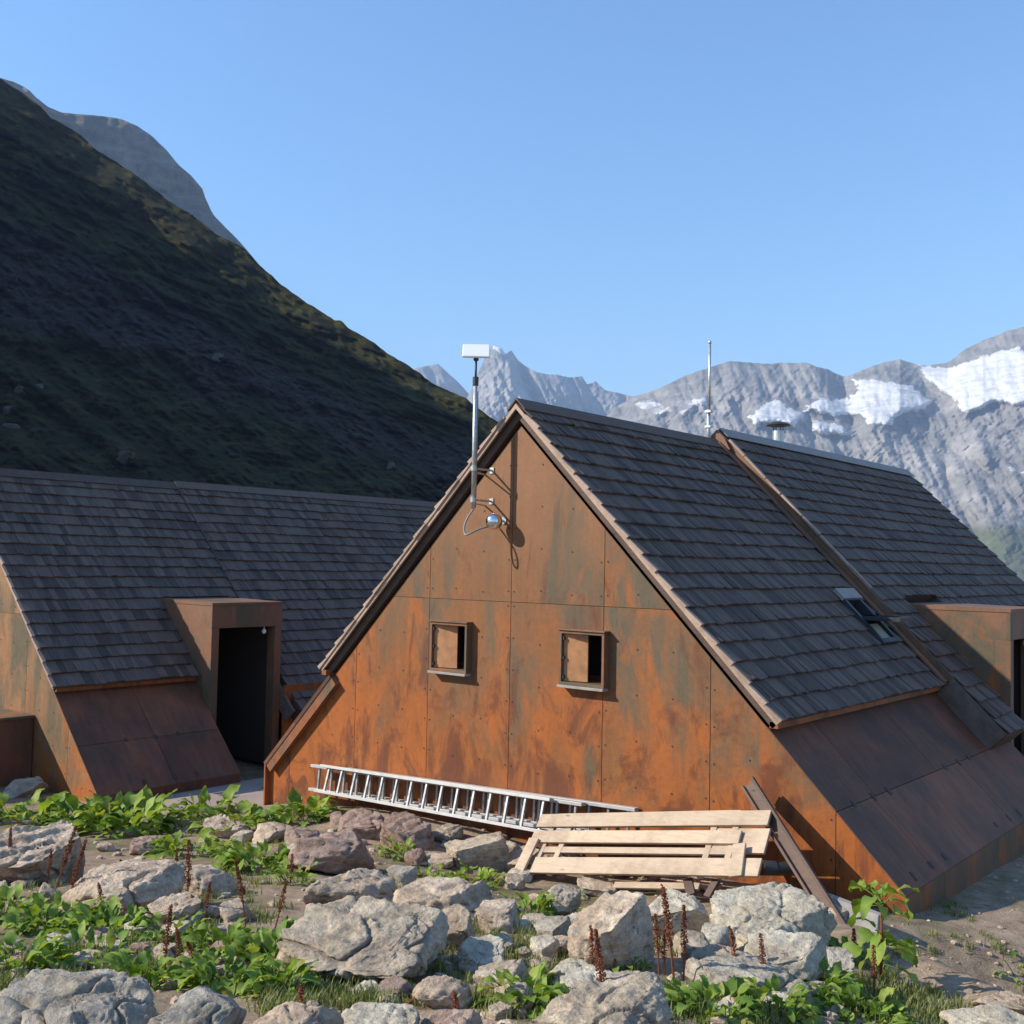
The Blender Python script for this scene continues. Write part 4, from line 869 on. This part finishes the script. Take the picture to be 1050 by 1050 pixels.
def place_rock(x0, y0, x1, y1, mat, label, i, name='boulder', group='boulders before the gable'):
    g_ = hit((x0+x1)/2, min(y1, 1120)); dep = g_.dot(F); s = dep/FPX; W = (x1-x0)*s*1.04; D = W*rng.uniform(.78, 1.0); hp = (y1-y0)*s
    down = .32; H = max(hp-.34*D*down*2, hp*.52)
    tot = H*1.45; fw = Vector((g_.x, g_.y, 0)).normalized()
    c = Vector((g_.x, g_.y, 0))+fw*D*.42
    zt = g_.z+H*.98
    # the top is seen at the middle depth of the rock: keep its bearing in height
    me = rock_mesh(name, W, D, tot, 100+i*7, 6 if (x1-x0) > 120 else 5 if (x1-x0) > 44 else 4, mat, flat=i == 9)
    o = bpy.data.objects.new(name, me); COL.objects.link(o); o.location = (c.x, c.y, zt-tot/2)
    o.rotation_euler = (rng.uniform(-.06, .06), rng.uniform(-.06, .06), math.atan2(-fw.x, fw.y)+rng.uniform(-.08, .08)); tag(o, label, 'boulder', group); return o
for i, rk in enumerate(ROCKS): place_rock(*rk, i)
boxes = [r[:4] for r in ROCKS]; nf = 0; r3 = random.Random(12)
while nf < 150:
    px = r3.uniform(-10, 860); py = r3.uniform(836, 1046); w_ = r3.uniform(16, 40)*(.6+.4*(py-830)/200); h_ = w_*r3.uniform(.5, .8)
    if py < 868 and px < 240: continue
    inside = sum(1 for (a, b, c, d) in boxes if a+4 < px < c-4 and b+4 < py < d-4)
    if inside: continue
    place_rock(px-w_/2, py-h_, px+w_/2, py, r3.choice(('rock_tan', 'rock_tan', 'rock_grey', 'rock_pink', 'rock_pale')), 'small broken rock filling a gap between the larger boulders', 300+nf, name='small_rock', group='small rocks between the boulders'); boxes.append((px-w_/2, py-h_, px+w_/2, py)); nf += 1

# loose stones that nobody could count
st = MB()
def pebble(mb, c, r, seed):
    rs = random.Random(seed); n = 7; V = []
    sx, sy, sz = r*rs.uniform(.8, 1.3), r*rs.uniform(.7, 1.1), r*rs.uniform(.45, .8); a = rs.uniform(0, 6.3)
    for zz, k in ((-.7, .7), (0, 1), (.6, .72)):
        for j in range(n):
            th = a+2*math.pi*j/n; q = k*rs.uniform(.82, 1.15); V.append((c[0]+sx*q*math.cos(th), c[1]+sy*q*math.sin(th), c[2]+sz*(zz+rs.uniform(-.12, .12))))
    V.append((c[0], c[1], c[2]+sz*.95))
    fs = [(L*n+j, L*n+(j+1) % n, (L+1)*n+(j+1) % n, (L+1)*n+j) for L in (0, 1) for j in range(n)]+[(2*n+j, 2*n+(j+1) % n, 3*n) for j in range(n)]
    mb.add(V, fs)
for k in range(1300):
    px = rng.uniform(-60, 1110); py = rng.uniform(815, 1110) if px < 880 else rng.uniform(885, 1110); p = hit(px, py); r = rng.choice((.012, .016, .02, .028, .04, .05, .07)) if px < 860 else rng.choice((.008, .01, .012, .016, .02, .03))
    if p.length < 30: pebble(st, (p.x, p.y, p.z+r*.12), r, k)
o = st.build('loose_stones', 'rock_tan', None); o['kind'] = 'stuff'

# a few pale boulders on the dark hillside
def on_hill(px, py, w, label, i):
    a, e = azel(px, py); d = ray(px, py).normalized()
    dg = bpy.context.evaluated_depsgraph_get(); ok, loc, nrm, idx, ob, mt = SC.ray_cast(dg, Vector((0, 0, 0))+d*35, d)
    if not ok: return
    s = loc.dot(F)/FPX; W = w*s; me = rock_mesh('hill_boulder', W, W*.8, W*.75, 900+i*5, 4, 'rock_shade'); o = bpy.data.objects.new('hill_boulder', me); COL.objects.link(o)
    o.location = loc; o.rotation_euler = (0, 0, rng.uniform(0, 6)); tag(o, label, 'boulder', 'boulders on the dark hillside')
bpy.context.view_layer.update()
for i, (px, py, w, lb) in enumerate([(131, 467, 26, 'round pale boulder on the shaded hillside just above the left roof ridge'), (8, 421, 14, 'upper pale boulder at the left edge of the shaded hillside'),
        (10, 438, 18, 'lower pale boulder at the left edge of the shaded hillside'), (22, 400, 14, 'pale slab shaped boulder higher up the hillside at the left edge'), (224, 366, 16, 'pale boulder below the rock band in the middle of the hillside'),
        (40, 396, 10, 'smaller pale boulder right of the slab on the left hillside'), (402, 478, 12, 'pale boulder low on the hillside near the mast')]): on_hill(px, py, w, lb, i)

# ---------------------------------------------------------------- plants
def add_leaf(mb, base, az, elev, length, width, droop, petiole, t, m=0):
    d = Vector((math.cos(az)*math.cos(elev), math.sin(az)*math.cos(elev), math.sin(elev))); side = Vector((-math.sin(az), math.cos(az), 0))
    p = Vector(base); pts = [p.copy()]
    n = 3
    for k in range(n):
        p = p+d*(petiole/n); pts.append(p.copy()); d = (d+Vector((0, 0, -droop*.10))).normalized()
    mb.tube(pts, [.0045, .004, .0035, .003], 3, m, t*.3-.3, cap=False)
    roll = rng.uniform(-.5, .5); N = 6; V = []; fs = []; up0 = None
    for k in range(N+1):
        s = k/N; w = width*.5*(math.sin(math.pi*min(1, s**.72*.96+.03))**.85) if k < N else .002
        up = side.cross(d).normalized(); up = -up if up.z < -.2 else up
        sd = (side*math.cos(roll)+up*math.sin(roll)); cup = .28*w; wav = .13*width*math.sin(s*10+t*7)+rng.uniform(-.03, .03)*width; w *= rng.uniform(.94, 1.06)
        V += [p-sd*w+up*(cup+wav), p, p+sd*w+up*(cup-wav)]
        p = p+d*(length/N); d = (d+Vector((0, 0, -droop*.34))).normalized()
    for k in range(N):
        a = k*3; fs += [(a, a+1, a+4, a+3), (a+1, a+2, a+5, a+4)]
    mb.add(V, fs, m, t)
def clump(px, py, wpx, n, label, leaf=(.10, .19), name='dock_plant', group='green dock plants', tall=1.0):
    c = hit(px, py); s = c.dot(F)/FPX; rad_ = wpx*s/2; mb = MB()
    for k in range(int(n*1.9)):
        a = rng.uniform(0, 2*math.pi); rr = rad_*.80*math.sqrt(rng.random()); bx, by = c.x+rr*math.cos(a), c.y+rr*math.sin(a)
        L = rng.uniform(*leaf); el = math.radians(rng.uniform(10, 75)); az_ = a+rng.uniform(-1.2, 1.2)
        add_leaf(mb, (bx, by, T(bx, by)-.01), az_, el, L, L*rng.uniform(.40, .60), rng.uniform(.35, 1.2), rng.uniform(.04, .16)*max(1, leaf[1]/.19)*tall*(1.15-.5*rr/max(rad_, .01)), rng.uniform(-1, 1))
    o = mb.build(name, 'leaf', None, smooth=True, base=tuple(c)); tag(o, label, 'plant', group); return o
CL = [
 (28, 842, 74, 40, 'dock plant at the left edge behind the wide brown boulder', (0.19, 0.35)),
 (88, 848, 66, 46, 'dock plant right of the left edge plant, before the left hut apron corner', (0.19, 0.35)),
 (128, 852, 86, 60, 'largest dock plant before the left hut apron, beside the paving', (0.23, 0.42)),
 (212, 836, 46, 28, 'dock plant at the left end of the pink paving', (0.19, 0.33)),
 (244, 850, 56, 30, 'dock plant spilling over the front edge of the pink paving', (0.19, 0.33)),
 (312, 840, 52, 34, 'dock plant between the paving and the ladder end', (0.18, 0.32)),
 (196, 876, 86, 46, 'dock plant behind the tall pair of seed heads, right of the rounded tan boulder', (0.13, 0.24)),
 (262, 892, 66, 50, 'dock plant left of the pointed reddish boulder', (0.14, 0.27)),
 (300, 906, 34, 20, 'small dock plant at the near foot of the pointed boulder', (.08, .14)),
 (8, 940, 70, 40, 'dock plant at the left edge among the seed heads', (.09, .17)),
 (52, 950, 86, 60, 'dock plant under the left group of seed heads', (.09, .17)),
 (104, 958, 80, 52, 'dock plant in front of the rounded tan boulder', (.09, .17)),
 (20, 992, 90, 50, 'dock plant at the left edge just above the corner boulder', (.09, .16)),
 (92, 988, 80, 36, 'sparse dock plant above the corner boulder', (.08, .14)),
 (176, 962, 54, 22, 'small yellow green dock plant in front of the brown rock in the gap', (.07, .12)),
 (146, 1008, 66, 40, 'dock plant behind the blue grey bottom boulder', (.08, .15)),
 (228, 976, 66, 46, 'left part plant of the dense leaves beside the largest boulder', (.09, .16)),
 (276, 984, 64, 56, 'dense dock plant touching the left end of the largest boulder', (.09, .17)),
 (232, 1012, 76, 52, 'dense dock plant low in front of the largest boulder', (.09, .16)),
 (288, 1016, 50, 36, 'dock plant under the dark overhang of the largest boulder', (.08, .14)),
 (408, 878, 36, 26, 'dock plant in the gap right of the pointed boulder', (.08, .14)),
 (436, 902, 36, 18, 'small dock plant behind the broad flat boulder', (.08, .13)),
 (486, 906, 60, 34, 'dock plant behind the ochre rounded rock', (.09, .16)),
 (542, 938, 44, 26, 'dock plant under the lower left corner of the planks', (.09, .16)),
 (580, 932, 34, 18, 'small dock plant between the grey rocks under the planks', (.07, .12)),
 (540, 1032, 60, 44, 'dock plant between the grey rock and the large front boulder', (.09, .16)),
 (640, 992, 36, 18, 'small plant at the foot of the tall tan boulder', (.06, .11)),
 (728, 1040, 80, 60, 'dock plant right of the large front boulder', (.08, .15)),
 (790, 1036, 70, 44, 'dock plant in front of the low blue grey slab', (.08, .15)),
 (838, 1022, 84, 60, 'dock plant below the jutting pale rock', (.09, .16)),
 (884, 1046, 90, 56, 'dock plant at the bottom edge on the grassy bank at right', (.08, .15)),
 (878, 986, 46, 26, 'dock plant in the shade beneath the concrete slab', (.08, .15)),
 (1042, 996, 30, 12, 'lone small plant on the shaded dirt at the right edge', (.06, .1)),
 (296, 812, 40, 26, 'shaded plant at the left end of the ladder by the wall', (0.14, 0.25)),
]
for c in CL: clump(*c[:5], leaf=c[5])
# the tall large-leaved dock at the right
c = hit(903, 1006); td = thing('tall_dock', 'tall broad leaved dock on a thick red stem before the hut corner', 'plant', tuple(c), None)
s = c.dot(F)/FPX; mb = MB(); top = c+Vector((0, 0, 96*s)); ss = MB(); ss.tube([c, c+Vector((.01, 0, 40*s)), top-Vector((0, 0, 20*s))], [.012, .010, .007], 8); ss.build('stem', 'drystem', td, smooth=True)
for k in range(26):
    h = rng.uniform(14, 90)*s; a = rng.uniform(0, 6.28); add_leaf(mb, c+Vector((0, 0, h)), a, math.radians(rng.uniform(-5, 55)), rng.uniform(.15, .27), rng.uniform(.085, .15), rng.uniform(.7, 1.6), rng.uniform(.03, .16), rng.uniform(-.6, 1))
for k in range(5): add_leaf(mb, c+Vector((0, 0, 80*s)), 2.4+rng.uniform(-.5, .5), .3, rng.uniform(.18, .26), .11, .6, .18, rng.uniform(0, 1))
mb.build('leaves', 'leaf', td, smooth=True)

# grass tufts
gr = MB()
def tuft(px, py, rpx, rpy, n, h=(.025, .09)):
    for k in range(int(n*3.0)):
        if k % 28 == 0:
            a = rng.uniform(0, 6.28); q = math.sqrt(rng.random()); pc = hit(px+rpx*q*math.cos(a), py+rpy*q*math.sin(a)); hm_ = rng.uniform(.6, 1.35); sr = rng.uniform(.02, .06)
        xx, yy = pc.x+rng.gauss(0, sr), pc.y+rng.gauss(0, sr); p = Vector((xx, yy, T(xx, yy)))
        hh = rng.uniform(*h)*hm_; az_ = rng.uniform(0, 6.28); ln = rng.uniform(.1, .7); d = Vector((math.cos(az_), math.sin(az_), 0)); sd = Vector((-d.y, d.x, 0))*.0045
        b = Vector((p.x, p.y, p.z-.005)); m1 = b+d*hh*ln*.35+Vector((0, 0, hh*.6)); tp = b+d*hh*ln+Vector((0, 0, hh))
        gr.add([b-sd, b+sd, m1+sd*.7, m1-sd*.7, tp], [(0, 1, 2, 3), (3, 2, 4)])
for tf in [(465, 950, 22, 22, 260), (480, 985, 40, 25, 380), (545, 960, 40, 22, 420), (560, 990, 36, 16, 240), (360, 1022, 80, 14, 700), (300, 1030, 40, 14, 250), (235, 905, 36, 16, 260), (190, 848, 22, 10, 120), (70, 1000, 110, 20, 700), (130, 978, 60, 20, 300),
           (420, 905, 40, 12, 160), (640, 990, 30, 10, 160), (930, 1035, 60, 22, 900), (880, 1010, 50, 14, 350), (690, 1030, 40, 16, 300), (760, 1040, 60, 16, 380), (960, 968, 70, 14, 110), (1000, 935, 50, 10, 70), (30, 900, 60, 16, 200), (230, 935, 60, 18, 260), (330, 815, 40, 6, 140), (250, 870, 40, 12, 140), (515, 1030, 40, 16, 260), (600, 965, 30, 14, 120), (850, 985, 30, 12, 120), (700, 975, 50, 10, 100)]:
    tuft(*tf)
o = gr.build('grass', 'grassblade', None); o['kind'] = 'stuff'

# dead seed heads
SH = []
for v in range(5):
    mb = MB(); r2 = random.Random(40+v); bend = (r2.uniform(-.06, .06), r2.uniform(-.06, .06))
    def ax(z): return Vector((bend[0]*z*z, bend[1]*z*z, z))
    mb.tube([ax(k/8) for k in range(9)], [.008-.0006*k for k in range(9)], 6)
    for k in range(230):
        z = .36+.64*r2.random()**.9; wd = .030*(1-.65*max(0, (z-.55)/.45))*(.4+.6*min(1, (z-.34)/.18)); a = r2.uniform(0, 6.28); rr = wd*math.sqrt(r2.random()); c = ax(z)+Vector((rr*math.cos(a), rr*math.sin(a), r2.uniform(-.01, .01))); sz = r2.uniform(.006, .012)
        d1 = Vector((r2.gauss(0, 1), r2.gauss(0, 1), r2.gauss(0, 1))).normalized()*sz; d2 = d1.cross(Vector((r2.gauss(0, 1), r2.gauss(0, 1), r2.gauss(0, 1)))).normalized()*sz*.8; d3 = Vector((0, 0, sz*1.3))
        mb.add([c+d1, c+d2, c-d1, c-d2, c+d3, c-d3], [(0, 1, 4), (1, 2, 4), (2, 3, 4), (3, 0, 4), (1, 0, 5), (2, 1, 5), (3, 2, 5), (0, 3, 5)])
    SH.append(mb)
STALKS = [
 (10, 906, 7, 850, 'rust seed head at the left edge, taller of the pair there'), (16, 905, 13, 860, 'rust seed head at the left edge, shorter of the pair there'), (35, 905, 43, 868, 'seed head third from the left edge, leaning right'),
 (48, 909, 53, 872, 'seed head between the leaning one and the tall slanted pair at left'), (57, 912, 78, 848, 'tall seed head slanting right before the wide brown boulder'), (68, 935, 83, 862, 'tall seed head slanting right before the rounded tan boulder'),
 (104, 942, 105, 904, 'upright seed head in front of the middle of the rounded tan boulder'), (127, 924, 128, 880, 'thin seed head in front of the right part of the rounded tan boulder'), (180, 920, 182, 873, 'seed head at the right end of the rounded tan boulder, shorter of two'),
 (192, 936, 194, 862, 'tallest seed head at the right end of the rounded tan boulder'), (212, 946, 211, 906, 'dark pointed seed head before the brown rock in the gap'), (204, 944, 200, 916, 'short reddish seed head left of the dark pointed one'), (252, 952, 246, 880, 'faded seed head before the dock plant left of the largest boulder'),
 (282, 952, 295, 906, 'thin dark seed head leaning right over the largest boulder'), (298, 905, 300, 876, 'small seed head at the near foot of the pointed boulder'), (169, 1006, 170, 930, 'thin upright seed head behind the bottom blue grey boulder, left of two'),
 (185, 1006, 186, 950, 'thin upright seed head behind the bottom blue grey boulder, right of two'), (199, 992, 197, 962, 'short seed head among the dense leaves left of the largest boulder'), (308, 1049, 311, 1014, 'seed head over the tan boulder at the bottom edge'),
 (104, 806, 95, 772, 'dry brown seed head before the left hut apron, tallest of three'), (121, 806, 121, 786, 'dry brown seed head before the left hut apron, middle of three'), (144, 808, 143, 782, 'dry brown seed head before the left hut apron, right of three'),
 (620, 1052, 614, 950, 'thickest tall rust seed head in front of the large front boulder'), (608, 1014, 610, 952, 'rust seed head close behind the thickest one'), (676, 1000, 673, 938, 'rust seed head left of the three below the planks'), (682, 1000, 679, 955, 'short rust seed head inside the group below the planks'),
 (691, 1006, 684, 906, 'tallest rust seed head below the planks'), (701, 1006, 703, 926, 'thin rust seed head right of the tallest one below the planks'), (757, 1006, 753, 952, 'rust seed head before the small whitish rock'), (784, 1014, 781, 958, 'thin rust seed head before the jutting pale rock'),
 (417, 1054, 416, 1028, 'short seed head cut by the bottom edge, over the pale smooth slab'), (466, 1056, 471, 1016, 'seed head at the bottom edge before the cream tan rock'), (876, 988, 876, 950, 'rust seed head under the concrete slab'), (853, 978, 845, 934, 'dark rust seed head at the foot of the leaning beam'), (896, 1024, 897, 970, 'thick rust seed head at the foot of the tall dock')]
SHM = [mb.build('seed_head', 'drystem', None, base=(0, 0, 0)) for mb in SH]
used = set()
for i, (bx, by, tx, ty, lb) in enumerate(STALKS):
    k = i % 5; b = hit(bx, by); dep = b.dot(F); d = ray(tx, ty); tp = d*(dep/d.dot(F)); h = tp-b
    o = SHM[k] if k not in used else SHM[k].copy()
    if k in used: COL.objects.link(o)
    used.add(k); o.location = b; L = h.length; o.scale = (max(.45, L*.9)*1.9, max(.45, L*.9)*1.9, L); o.rotation_mode = 'QUATERNION'; o.rotation_quaternion = Vector((0, 0, 1)).rotation_difference(h.normalized()); tag(o, lb, 'seed head', 'dead dock seed heads')

# ---------------------------------------------------------------- light, sky, air
SUN = Vector((-.612, -.585, .532)).normalized()
EL = math.asin(SUN.z)
su = bpy.data.lights.new('sun', 'SUN'); su.energy = 5.0; su.angle = math.radians(.5); su.color = (1, .93, .81); so = bpy.data.objects.new('sun', su); COL.objects.link(so)
so.rotation_mode = 'QUATERNION'; so.rotation_quaternion = SUN.to_track_quat('Z', 'Y')
w = bpy.data.worlds.new('World'); SC.world = w; w.use_nodes = True; nt = w.node_tree; bg = nt.nodes['Background']
sky = nt.nodes.new('ShaderNodeTexSky'); sky.sky_type = 'NISHITA'; sky.sun_disc = False; sky.sun_elevation = EL; sky.sun_rotation = math.atan2(SUN.x, SUN.y); sky.altitude = 1500; sky.air_density = 1.7; sky.dust_density = .15; sky.ozone_density = 8
nt.links.new(sky.outputs[0], bg.inputs[0]); bg.inputs[1].default_value = .148
hz = MB(); hz.box((-11500, -11500, -275), (11500, 11500, 1120)); ho = hz.build('haze', 'dark', None); ho['kind'] = 'stuff'
hm = bpy.data.materials.new('air'); hm.use_nodes = True; t_ = hm.node_tree; t_.nodes.clear(); oo = t_.nodes.new('ShaderNodeOutputMaterial'); pv = t_.nodes.new('ShaderNodeVolumePrincipled')
pv.inputs['Density'].default_value = 1.15e-4; pv.inputs['Color'].default_value = (.50, .69, 1, 1); t_.links.new(pv.outputs[0], oo.inputs['Volume']); ho.data.materials.clear(); ho.data.materials.append(hm)
vs_ = SC.view_settings; vs_.view_transform = 'Standard'; vs_.look = 'None'; vs_.exposure = .62; vs_.gamma = 1; vs_.use_curve_mapping = False
SC.cycles.max_bounces = 8; SC.cycles.volume_bounces = 0
for o in list(COL.objects):
    if '_base' in o: del o['_base']
